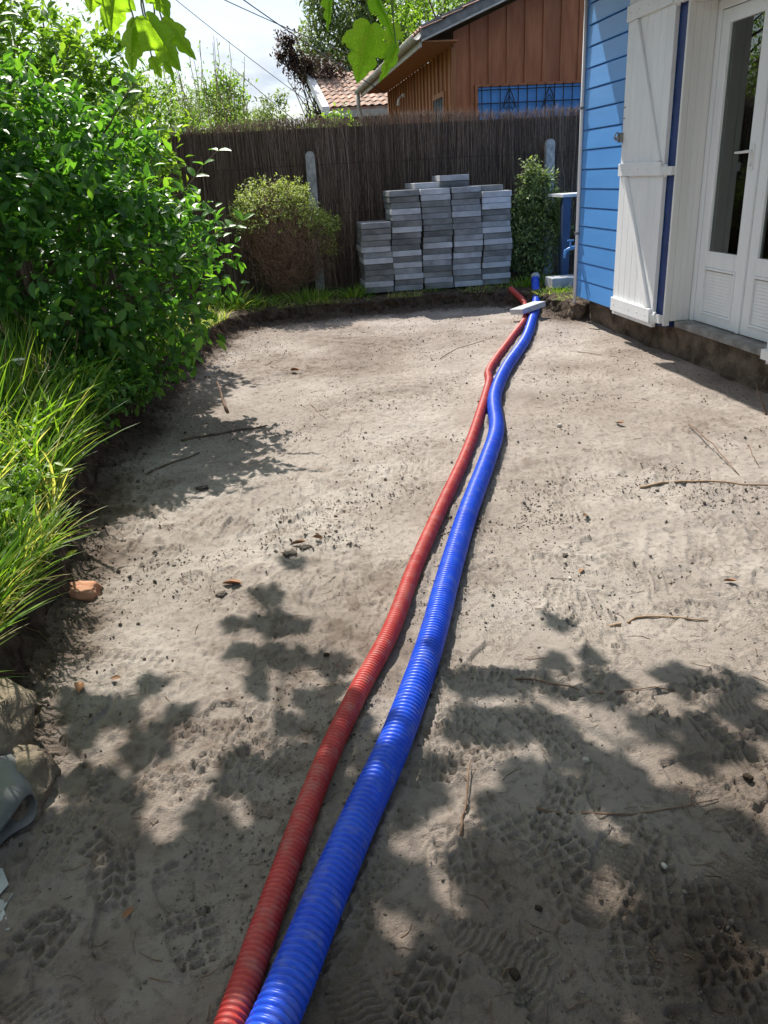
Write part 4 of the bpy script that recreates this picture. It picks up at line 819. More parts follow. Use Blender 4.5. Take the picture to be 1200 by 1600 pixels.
tree('reddish_tree', (1.9, 24, .1), [(1.9, 24, 3.3, .55, .5, .8), (1.15, 24, 4.85, .30, .3, .22), (1.6, 24.2, 4.1, .38, .4, .5), (1.25, 24, 4.4, .28, .3, .3), (2.2, 24, 4.0, .4, .4, .5), (.95, 24, 4.5, .2, .2, .15), (2.3, 24, 3.3, .4, .4, .6)], 1500, .12, 'red_leaf', 'dark reddish-brown tree left of the far tiled roof', 62, .08, shoot=.25)
tree('green_tree', (.85, 26, .1), [(.8, 26, 2.9, .85, .7, .9), (1.6, 26.2, 2.8, .6, .6, .7), (-.2, 26.5, 2.6, .9, .7, .8)], 2600, .15, 'grey_leaf', 'low rounded mid-green tree far off under the sky gap', 63, .1, shoot=.25)
tree('green_tree', (-.6, 22, .1), [(-.45, 22, 3.3, .55, .5, .65), (-1.1, 22, 3.0, .8, .6, .9)], 1100, .12, 'shrub_leaf', 'dark green round tree behind the thin tall stems', 64, .08, shoot=.2)
tree('green_tree', (-4.5, 20, .1), [(-4.5, 20, 3.4, 2.4, 1.6, 2.2), (-7.5, 20, 4, 2.4, 1.8, 2.8), (-2.5, 20.5, 2.6, 1.3, 1, 1.2)], 2600, .16, 'shrub_leaf', 'broad green tree behind everything at the far left', 65, .2, shoot=.4)
tree('green_tree', (6.2, 24, .1), [(5.2, 24, 5.3, 1.6, 1.2, 1.1), (7.5, 24, 5.2, 2, 1.5, 1.6)], 2600, .16, 'shrub_leaf', 'green tree whose crown just shows over the wooden house roof', 66, .18, shoot=.35)
tree('green_tree', (12, 26, .1), [(12, 26, 4.5, 3, 2.2, 2.8), (16, 27, 4.5, 3, 2, 3)], 1800, .2, 'shrub_leaf', 'green tree far right hidden behind the blue house', 67, .2, shoot=.45)
# feathery yellow-green shrub with tall thin stems
fs = empty('feathery_shrub', (-.5, 12.3, .15), 'yellow-green feathery shrub with tall bare stems above the fence', 'shrub'); r = np.random.default_rng(71)
P, D = ell_pts([(-.45, 12.4, 2.0, .75, .45, .62), (-1.2, 12.3, 2.2, .7, .4, .75), (.1, 12.4, 1.85, .45, .35, .45)], 1500, r, .5, 1.1, 1.6, .5); q, M, S, T = shoots(P, D, 6, .055, r, .8, shoot=.14); q[:, 2] += 0
foliage(fs, q, M, S, T, leaf_template(.22, .05, .1, ((0, .3), (.5, 1), (1, 0))), 'pale_leaf')
tops = []
for i in range(30):
    x = r.uniform(-1.5, .0); h = r.uniform(2.6, 3.4) - .55 * max(0, x + .35); st = Vector((x * .7 - .2, 12.3, 1.2)); tp2 = Vector((x, 12.3 + r.uniform(-.3, .3), h)); b = MB(); pts = wob(st, tp2, 8, .03); b.tube(pts, .008, .003, 4, False); b.build('stem', 'straw', fs)
    tops.append((pts, h))
Pq = []; Dq = []
for pts, h in tops:
    for i in range(14):
        a = r.uniform(.35, 1); p = pts[0].lerp(pts[-1], a); Pq.append(np.array(p) + r.normal(0, .03, 3)); Dq.append([r.normal(0, .6), r.normal(0, .6), .9])
q, M, S, T = shoots(np.array(Pq), np.array(Dq), 2, .06, r, .5, shoot=.05); o = link('tip_leaves', scatter_mesh('tip_leaves', *LEAF_S, q, M, S, T), 'shrub_leaf', fs); o['kind'] = 'stuff'
bush('bright_bush', (1.15, 11.4, .15), [(1.1, 11.4, 1.75, .42, .35, .50), (.75, 11.5, 1.7, .3, .3, .4), (1.5, 11.5, 1.65, .3, .3, .4)], 420, 6, .07, LEAF, 'shrub_leaf', 'bright green leafy bush peeping over the fence by the gutter pipe', 'bush', 72, nst=8)
bush('fence_shrub', (-1.6, 11.4, .15), [(-1.6, 11.4, 2.0, .9, .5, .85), (-.75, 11.3, 1.7, .35, .35, .5), (-3, 11.4, 2.3, 1, .5, 1.1)], 1300, 6, .07, LEAF, 'shrub_leaf', 'green leafy shrub behind the fence left of the feathery one', 'shrub', 73, nst=10)

# ---------------------------------------------------------------- grass
def grass(name, pts, hmin, hmax, seed, label, lean=.5, width=1.0, parent=None, dry=.12, tmpl=BLADE):
    r = np.random.default_rng(seed); n = len(pts); d = np.stack([r.normal(0, lean, n), r.normal(0, lean, n), np.ones(n)], axis=1)
    nr = -d * [1, 1, 0] + r.normal(0, .45, (n, 3)) * [1, 1, .3]; nr[:, 2] += .25 ; h = r.uniform(hmin, hmax, n)
    tn = np.where(r.random(n) < dry, r.uniform(.85, 1, n), r.uniform(.05, .72, n)); M = frames(d, nr); M = M * np.array([width, 1, 1])[None, None, :]
    return tag(link(name, scatter_mesh(name, *tmpl, np.asarray(pts), M, h, tn, True), 'grass', parent), label, 'grass', kind='stuff')
r = np.random.default_rng(81)
def bank_pts(n, y0, y1, o0, o1, pw=1.0, x1=2.95):
    o = []
    ks = np.where((bp[:, 1] > y0) & (bp[:, 1] < y1) & (bp[:, 0] < x1))[0]
    k = r.choice(ks, n); off = o0 + (o1 - o0) * r.random(n) ** pw; X = bp[k, 0] + bn[k, 0] * off; Y = bp[k, 1] + bn[k, 1] * off; return np.stack([X, Y, ztop(X, Y) - .015], axis=1)
P = bank_pts(10000, 1.75, 4.9, .0, 1.5); kp = fbm(P[:, 0] * 3, P[:, 1] * 3, 9, 3) > .36; grass('tall_grass', P[kp], .12, .46, 1, 'dense bright green grass growing along the left bank', .36, .75, dry=.12)
P = bank_pts(3000, 1.5, 8.5, -.01, .14, x1=-.3); grass('edge_grass', P, .05, .20, 2, 'short grass hanging over the edge of the left bank', .55, .9, dry=.45)
P = bank_pts(3200, 2.3, 4.8, .25, 1.5, x1=-.3); grass('upright_grass', P, .38, .72, 21, 'taller upright grass at the left edge in front of the camellia', .22, .7, dry=.10, tmpl=leaf_template(.030, .006, .16, ((0, .8), (.3, 1), (.6, .8), (.85, .45), (1, 0))))
P = bank_pts(1100, 1.6, 2.9, -.03, .12, x1=-.3); P[:, 2] -= .03; grass('edge_grass', P, .12, .30, 22, 'longer grass hanging over the near end of the left bank', .5, .8, dry=.3)
b = MB(); rs_ = random.Random(6)
for i in range(46):
    k = rs_.choice(np.where((bp[:, 1] > 2.2) & (bp[:, 1] < 4.8) & (bp[:, 0] < -.3))[0]); o_ = rs_.uniform(.05, 1.2); x = bp[k, 0] - o_; y = bp[k, 1]; t = Vector((x + rs_.uniform(-.12, .2), y + rs_.uniform(-.15, .1), .25 + rs_.uniform(.4, .78))); pp = wob((x, y, .2), t, 6, .05, rs_); b.tube(pp, .0016, .0008, 3, False)
    for j in range(7): q_ = pp[-1].lerp(pp[-2], j / 7); b.tube([q_, q_ + Vector((rs_.uniform(-.02, .02), rs_.uniform(-.02, .02), .015))], .0016, .0005, 3, False)
tag(b.build('seed_stems', 'straw'), 'thin dry seed stems standing up out of the left bank grass', 'grass', kind='stuff')
k = np.where((bp[:, 0] > -.5) & (bp[:, 0] < 3.2) & (bp[:, 1] > 8))[0]; kk = r.choice(k, 5200); off = r.random(5200) ** 1.4 * 1.0; X = bp[kk, 0] + bn[kk, 0] * off; Y = bp[kk, 1] + bn[kk, 1] * off
msk = (fbm(X * 2.6, Y * 2.6, 10, 3) > .54) | ((X < .9) & (fbm(X * 3, Y * 3, 12, 2) > .5)); msk &= ~((X > 1.05) & (X < 2.88) & (Y > 9.35)); P = np.stack([X, Y, ztop(X, Y) - .015], axis=1)[msk]
grass('short_grass', P, .03, .13, 3, 'sparse short grass on the far bank below the fence', .8, 1.0, dry=.55)
def tuft(x, y, n, h, label, seed, spread=.07, group='grass tufts on the far bank'):
    rr2 = np.random.default_rng(seed); X = x + rr2.normal(0, spread, n); Y = y + rr2.normal(0, spread * .6, n); P = np.stack([X, Y, ztop(X, Y) - .01], axis=1); o = grass('grass_tuft', P, h * .5, h, seed, label, .45, 1.1, dry=.08); del o['kind']; o['category'] = 'grass tuft'; o['group'] = group
tuft(.98, 9.35, 150, .20, 'bright grass tuft just left of the slab pile', 5); tuft(2.96, 9.25, 170, .17, 'grass tuft right of the slab pile by the blue pipe', 6, .09); tuft(-.15, 9.2, 160, .18, 'grass tuft in front of the dry round shrub', 7, .12); tuft(3.22, 9.15, 190, .19, 'yellow-green tuft right of the raised blue pipe end', 8, .08)
tuft(-.45, 9.15, 240, .30, 'taller wild grass tuft between the camellia and the dry shrub', 11, .14); tuft(.45, 9.3, 200, .22, 'loose grass tuft at the foot of the dry round shrub', 12, .14); tuft(3.1, 8.55, 170, .10, 'short sunlit grass patch beside the pale concrete block', 9, .12); tuft(1.9, 9.3, 60, .09, 'small grass tuft in front of the middle slab column', 10, .08)
r = np.random.default_rng(83); P = bank_pts(1500, 1.9, 4.6, .02, .9, x1=-.3); P[:, 2] += r.uniform(.03, .30, len(P)); D_ = rdir(len(P), r) * .6; D_[:, 2] += .8
q, M, S, T = shoots(P, D_, 5, .045, r, 1.0, shoot=.08); o = link('broad_leaved_weeds', scatter_mesh('broad_leaved_weeds', *LEAF, q, M, S, T), 'shrub_leaf'); tag(o, 'mixed small broad-leaved weeds growing through the left bank grass', 'weeds', kind='stuff')
# strap-leaved plants and weeds on the left bank
STRAP = leaf_template(.062, .02, .5, ((0, .6), (.2, 1), (.45, 1), (.7, .8), (.88, .45), (1, 0)))
def strap_plant(x, y, n, h, label, seed):
    rr2 = np.random.default_rng(seed); z = float(ztop(np.array([x]), np.array([y]))[0]) - .02; e = empty('strap_leaved_plant', (x, y, z), label, 'plant', 'strap-leaved plants on the left bank')
    for i in range(n):
        a = rr2.uniform(0, 6.28); ln = rr2.uniform(.25, .75); d = np.array([[math.cos(a) * ln, math.sin(a) * ln, 1]]); nr = np.array([[-math.cos(a), -math.sin(a), .5]]); M = frames(d, nr)[0] * (h * rr2.uniform(.6, 1.1)) @ np.diag([.9, 1, 1])
        if i % 6 == 0: me = np_mesh('leaf', *STRAP, np.full(len(STRAP[0]), rr2.uniform(.3, .75)), True); me.materials.append(MT['grass'])
        o = bpy.data.objects.new('leaf', me); col.objects.link(o); o.parent = e; o.matrix_local = Matrix([[*M[r_], rr2.normal(0, .02) if r_ < 2 else 0] for r_ in range(3)] + [[0, 0, 0, 1]])
for i, (x, y, n, h, l) in enumerate([(-1.38, 3.0, 26, .55, 'strap-leaved plant nearest the camera on the left bank edge'), (-1.62, 3.6, 28, .62, 'tallest strap-leaved plant among the grass at the left edge'), (-1.28, 3.75, 24, .55, 'strap-leaved plant in the middle of the left bank grass'), (-1.45, 4.3, 24, .6, 'strap-leaved plant furthest back against the camellia'), (-1.15, 3.25, 18, .42, 'small strap-leaved plant leaning over the pit edge'), (-1.22, 2.55, 18, .36, 'low strap-leaved plant above the terracotta stone'), (-1.85, 3.1, 24, .6, 'strap-leaved plant cut by the left edge of the photo')]): strap_plant(x, y, n, h, l, 100 + i)
def weed(base, tip, n, size, label, flower=None, seed=0, mat_='shrub_leaf'):
    rr2 = np.random.default_rng(seed); e = empty('weed', base, label, 'weed', 'weeds on the left bank'); pts = wob(base, tip, 8, .08); b = MB(); b.tube(pts, .0035, .0015, 5, False); b.build('stem', 'grass_stem', e)
    for i in range(n):
        t = .15 + .85 * i / n; p = Vector(base).lerp(Vector(tip), t); j = min(7, int(t * 8)); p = pts[j].lerp(pts[j + 1], t * 8 - j); a = i * 2.4; d = np.array([[math.cos(a), math.sin(a), rr2.uniform(.1, .7)]]); M = frames(d, np.array([[0, -.2, 1.]]))[0] * size * rr2.uniform(.6, 1.1)
        if i == 0: me = np_mesh('leaf', *LEAF, np.full(len(LEAF[0]), .75)); me.materials.append(MT[mat_])
        o = bpy.data.objects.new('leaf', me); col.objects.link(o); o.parent = e; o.matrix_local = Matrix([[*M[r_], p[r_] - base[r_]] for r_ in range(3)] + [[0, 0, 0, 1]])
    if flower:
        b = MB(); t = Vector(tip)
        for i in range(34):
            a = rr2.uniform(0, 6.28); q = math.sqrt(rr2.random()) * flower[1]; c = t + Vector((math.cos(a) * q, math.sin(a) * q, .012 - q * q * 4)); s = .005; b.add([c + Vector((s, 0, 0)), c + Vector((0, s, 0)), c + Vector((-s, 0, 0)), c + Vector((0, -s, 0)), c + Vector((0, 0, s))], [(0, 1, 4), (1, 2, 4), (2, 3, 4), (3, 0, 4)])
            if i % 4 == 0: b.tube([t - Vector((0, 0, .02)), c], .0008, None, 3, False)
        b.build('flower_head', flower[0], e)
MT['grass_stem'] = mat('grass_stem', (.10, .16, .04), (.14, .2, .05), rough=.6, scale=20)
weed((-1.7, 3.5, .2), (-1.5, 3.55, .86), 10, .07, 'tall weed with a yellow-green flower head at the left edge', ('umbel', .03), 1)
weed((-1.35, 4.1, .2), (-1.22, 4.0, .70), 8, .05, 'weed with a white flower head in front of the camellia', ('flower', .028), 2)
weed((-1.15, 3.0, .2), (-.80, 2.95, .52), 10, .055, 'sprawling weed reaching out over the pit with pointed leaves', None, 3)
weed((-1.12, 2.95, .22), (-.84, 2.82, .16), 9, .05, 'trailing weed drooping down the face of the left bank', None, 4)
weed((-1.2, 2.3, .22), (-.94, 2.25, .20), 7, .055, 'small bright weed at the lower end of the left bank', None, 5)
weed((-1.5, 3.2, .2), (-1.32, 3.15, .66), 9, .05, 'thin weed with white petals among the bank grass', ('flower', .018), 6)

# ---------------------------------------------------------------- things near the left bank
lump('sandstone_block', (-.93, 1.86, .09), (.30, .30, .24), 'sandstone', 'weathered sandstone block at the left edge next to the rolled sheet', 'stone', 8, 10, .17, .3)
lump('sandstone_block', (-.79, 1.70, .03), (.20, .20, .17), 'sandstone', 'lower broken stone half hidden under the rolled sheet', 'stone', 9, 8, .18, -.3)
lump('terracotta_chunk', (-.83, 2.80, .035), (.15, .10, .055), 'terracotta', 'broken piece of orange-brown terracotta at the foot of the grassy bank', 'brick fragment', 5, 9, .14, -.25)
b = MB(); ax = Vector((-1.0, 0.0, .0)); vs = []; n = 40; turns = 1.25
p0 = Vector((-.735, 1.515, .075)); dirv = Vector((-.52, .85, .10)).normalized(); sx_ = dirv.cross(Vector((0, 0, 1))).normalized(); sy_ = sx_.cross(dirv)
for j in range(9):
    t = j / 8 * .8
    for i in range(n + 1):
        a = 2 * math.pi * turns * i / n + 1.2; rr3 = .052 + .010 * i / n + .004 * math.sin(a * 2 + j * .8); vs.append(p0 + dirv * (t + (.045 * math.cos(a) + .02 * math.sin(3 * a) if j == 0 else 0)) + sx_ * math.cos(a) * rr3 * (1.55 + .3 * t) + sy_ * math.sin(a) * rr3 * (.72 + .2 * t))
b.add(vs, [(j * (n + 1) + i, j * (n + 1) + i + 1, (j + 1) * (n + 1) + i + 1, (j + 1) * (n + 1) + i) for j in range(8) for i in range(n)], True)
o = b.build('rolled_sheet', 'tarp'); md = o.modifiers.new('thickness', 'SOLIDIFY'); md.thickness = .0025; tag(o, 'rolled grey plastic sheet sticking in from the left edge', 'sheet')
def scrap(pts, label, seed):
    rr2 = random.Random(seed); b = MB(); b.add([(x, y, z) for x, y, z in pts], [tuple(range(len(pts)))]); o = b.build('plastic_scrap', 'scrap'); md = o.modifiers.new('thickness', 'SOLIDIFY'); md.thickness = .003; tag(o, label, 'scrap', 'grey plastic scraps')
scrap([(-.82, 1.47, .05), (-.73, 1.455, .03), (-.705, 1.41, .026), (-.72, 1.385, .022), (-.80, 1.39, .03)], 'grey plastic scrap just below the rolled sheet', 1)
scrap([(-.80, 1.40, .016), (-.695, 1.395, .015), (-.70, 1.35, .02), (-.675, 1.30, .014), (-.72, 1.295, .017), (-.80, 1.27, .015)], 'lower grey-white plastic scrap at the left edge', 2)

# blue table behind the corner
tb = empty('blue_table', (3.5, 8.95, .2), 'blue wooden table with a pale top behind the house corner', 'table')
MB().box(3.30, 4.2, 9.0, 9.5, 1.12, 1.15).build('tabletop', 'slab_pale', tb)
for (x, y) in ((3.36, 9.05), (4.12, 9.05), (3.48, 9.42), (4.12, 9.42)): MB().box(x - .045, x + .045, y - .03, y + .03, .16, 1.119).build('leg', 'tablepaint', tb, bevel=.004)

# twigs, sticks, pebbles and dead leaves on the sand
def stick(pts, r0, label, material='twig', cat='stick', seed=0):
    rr2 = random.Random(seed); P_ = []; pts = [tuple(p) + (0,) * (3 - len(p)) for p in pts]
    for i in range(len(pts) - 1):
        for t in range(4):
            f_ = t / 4; x = pts[i][0] + (pts[i + 1][0] - pts[i][0]) * f_ + rr2.uniform(-.004, .004); y = pts[i][1] + (pts[i + 1][1] - pts[i][1]) * f_ + rr2.uniform(-.004, .004); P_.append((x, y, sand_z(x, y) + r0 * .8 + (pts[i][2] + (pts[i + 1][2] - pts[i][2]) * f_ if len(pts[i]) > 2 else 0)))
    x, y = pts[-1][:2]; P_.append((x, y, sand_z(x, y) + r0 + (pts[-1][2] if len(pts[-1]) > 2 else 0)))
    b = MB(); b.tube(P_, r0, r0 * .5, 6); tag(b.build(cat.replace(' ', '_'), material), label, cat)
stick([(-.37, 5.35, .0), (-.44, 5.75, .12)], .011, 'short thick brown stick standing up at the edge of the bush shadow')
stick([(1.63, 3.29), (1.80, 3.33), (2.0, 3.26), (2.2, 3.14)], .007, 'long curved pale dry stem on the sand right of the pipes', 'straw', 'stem', 2)
stick([(1.0, 2.17), (1.15, 2.20), (1.33, 2.12)], .005, 'thin orange stem lying flat above the leaf shadows', 'straw', 'stem', 3)
stick([(.31, 1.38), (.345, 1.48, .01), (.39, 1.60, .012)], .0032, 'thin twig standing upright to the right of the blue pipe near the camera', 'twig', 'twig', 4)
stick([(2.30, 4.1, .02), (2.22, 3.7, .04), (2.15, 3.32)], .004, 'dark thin twig at the right near the house shadow', 'twig', 'twig', 5)
stick([(2.36, 3.6, .05), (2.3, 3.4)], .003, 'very short forked twig right of the dark thin one', 'twig', 'twig', 6)
stick([(2.84, 4.2), (2.98, 4.55, .1)], .006, 'brown stick leaning at the house foundation on the right edge', 'twig', 'stick', 7)
stick([(-.62, 4.75), (-.3, 4.9), (-.1, 4.95)], .009, 'dark root lying in the shade of the camellia', 'bark', 'root', 8)
stick([(-.75, 4.2), (-.5, 4.5)], .007, 'short dark root close to the left bank in the shade', 'bark', 'root', 9)
stick([(.08, 6.45), (-.1, 6.8), (.1, 7.1)], .003, 'thin bent rootlet on the sand beyond the bush shadow', 'twig', 'twig', 10)
stick([(.2, 5.4), (.27, 5.0)], .003, 'thin straight twig lying in the sunlit middle of the sand', 'twig', 'twig', 11)
stick([(1.35, 6.5), (1.6, 6.9), (2.0, 7.2)], .003, 'long rootlet curving beside the red pipe far off', 'twig', 'twig', 12)
stick([(2.4, 6.4), (2.7, 6.0)], .003, 'thin twig on the sand near the house shadow edge', 'twig', 'twig', 13)
stick([(.62, 1.95), (.8, 1.83), (1.05, 1.8)], .003, 'thin rootlet crossing the dappled shade right of the pipes', 'twig', 'twig', 14)
stick([(.5, 1.42), (.72, 1.36), (.95, 1.38)], .0028, 'fine dark rootlet lying in the shade at the right', 'twig', 'twig', 15)
def dleaf(x, y, s, label, mat_='deadleaf', rz=0):
    me = np_mesh('dead_leaf', *leaf_template(.55, .22, -.2), np.full(15, .5)); o = link('dead_leaf', me, mat_); o.location = (x, y, sand_z(x, y) + .006); o.scale = (s, s, s); o.rotation_euler = (rnd.uniform(-.2, .2), rnd.uniform(-.3, .3), rz or rnd.uniform(0, 6)); tag(o, label, 'dead leaf', 'dead leaves on the sand')
for x, y, s, l in [(.10, 6.42, .10, 'brown dead leaf on the sand far left of the pipes'), (-.02, 3.10, .07, 'curled rusty leaf on the sand right of the bush shadow'), (-.30, 2.80, .08, 'dull brown leaf by the footprints on the left'), (1.52, 2.36, .05, 'pale brown leaf at the right edge of the sand'), (1.05, 2.55, .035, 'tiny yellowish leaf in the sunlit sand at the right'), (-.70, 2.13, .055, 'bright orange-brown dead leaf near the sandstone block'), (-.62, 2.2, .035, 'tiny pale leaf beside the bright orange-brown one'), (1.28, 3.05, .05, 'rusty leaf above the long orange stem'), (1.7, 2.0, .045, 'dead leaf in shade near the right edge'), (.12, 3.1, .05, 'small rusty leaf next to the curled one'), (1.95, 4.3, .06, 'pale leaf in the open sand towards the house'), (-.45, 1.3, .03, 'tiny dark dead leaf in the shade left of the red pipe')]: dleaf(x, y, s, l)
for x, y, s, l in [(.68, 1.55, .012, 'small white pebble in the dappled shade right of the pipes'), (.33, 1.02, .016, 'round dark pebble near the bottom of the photo'), (.42, 1.15, .010, 'small orange pebble right of the round dark one'), (1.62, 4.35, .022, 'pale flat pebble on the open sand towards the house'), (1.0, 2.52, .010, 'cream pebble in the sunlit sand at the right'), (.72, 1.2, .009, 'tan pebble in the deepest shade at the right'), (1.05, 1.42, .016, 'grey clod-like stone at the right in shade'), (.06, 2.2, .012, 'greyish pebble left of the red pipe')]:
    lump('pebble', (x, y, sand_z(x, y) + s * .4), (s * 1.5, s, s), 'pebble' if 'dark' not in l and 'grey' not in l else 'soil', l, 'pebble', int(x * 100), 3, .1, rnd.uniform(0, 3), 'pebbles on the sand')
for i, (x, y, s, l) in enumerate([(-.03, 3.0, .030, 'dark crumbly soil clod in the middle-left of the sand'), (.04, 3.03, .024, 'smaller dark clod just right of the crumbly middle-left one'), (-.30, 2.72, .022, 'flat dark clod by the dull brown leaf on the left'), (1.05, 2.7, .016, 'small dark clod in the open sand right of the pipes'), (-.45, 3.9, .028, 'dark clod in the lower part of the bush shadow'), (.33, .97, .014, 'dark clod near the bottom centre of the photo')]): lump('soil_clod', (x, y, sand_z(x, y) + s * .1), (s * 1.9, s * 1.3, s * .7), 'clod_dark', l, 'clod', 300 + i, 8, .28, rnd.uniform(0, 3), 'dark soil clods on the sand')

# ---------------------------------------------------------------- fig tree overhead: its canopy throws the dappled shade
fig = empty('fig_tree', (-1.9, -.4, .2), 'fig tree whose lobed leaves hang into the top of the photo', 'tree')
def fig_leaf(seed):
    rr2 = random.Random(seed); half = [(.0, .02), (.08, -.05), (.20, -.08), (.33, -.02), (.38, .07), (.36, .14), (.47, .20), (.53, .30), (.55, .41), (.47, .42), (.42, .49), (.34, .50), (.29, .50), (.34, .59), (.31, .66), (.25, .74), (.20, .77), (.15, .86), (.09, .92), (.0, 1.02)]
    bend = rr2.uniform(.15, .4); fd = rr2.uniform(.05, .28); n = len(half); v = []; f = []
    def zf(x, y): return -bend * y * y * .6 - abs(x) * fd + .035 * math.sin(abs(x) * 17 - y * 11) * min(1, abs(x) * 5)
    for i in range(n): y = .02 + 1.0 * i / (n - 1); v.append((0, y, zf(0, y)))
    for sd in (1, -1):
        k0 = len(v); w = rr2.uniform(.88, 1.1)
        for i, (x, y) in enumerate(half):
            x = x * w * sd; x2 = x * .5; y2 = (.02 + i / (n - 1) + y) / 2; v.append((x2, y2, zf(x2, y2) + .012)); j = rr2.uniform(-.012, .012) * (1 if 0 < i < n - 1 else 0); v.append((x + j, y + j, zf(x, y)))
        for i in range(n - 1):
            a0, b0, a1, b1 = k0 + 2 * i, k0 + 2 * i + 1, k0 + 2 * i + 2, k0 + 2 * i + 3
            f += [(i, a0, a1), (i, a1, i + 1), (a0, b0, b1), (a0, b1, a1)]
    return v, f
FT = fig_leaf(1)
HOLES = [(0.15, 1.4, 0.05), (0.27, 1.34, 0.06), (0.17, 1.15, 0.07), (0.27, 1.18, 0.04), (0.58, 1.18, 0.05), (0.64, 1.32, 0.04), (0.36, 1.0, 0.04), (0.78, 0.96, 0.07), (-0.41, 1.56, 0.05), (-0.55, 1.15, 0.05), (0.4, 1.62, 0.09), (0.68, 1.72, 0.05), (0.94, 1.46, 0.06), (1.01, 1.35, 0.05), (0.72, 1.5, 0.04), (0.24, 1.65, 0.05), (0.09, 1.54, 0.05), (0.61, 1.08, 0.03), (-0.13, 1.95, 0.05), (-0.34, 1.8, 0.05)]     # where sun flecks reach the sand between the leaves
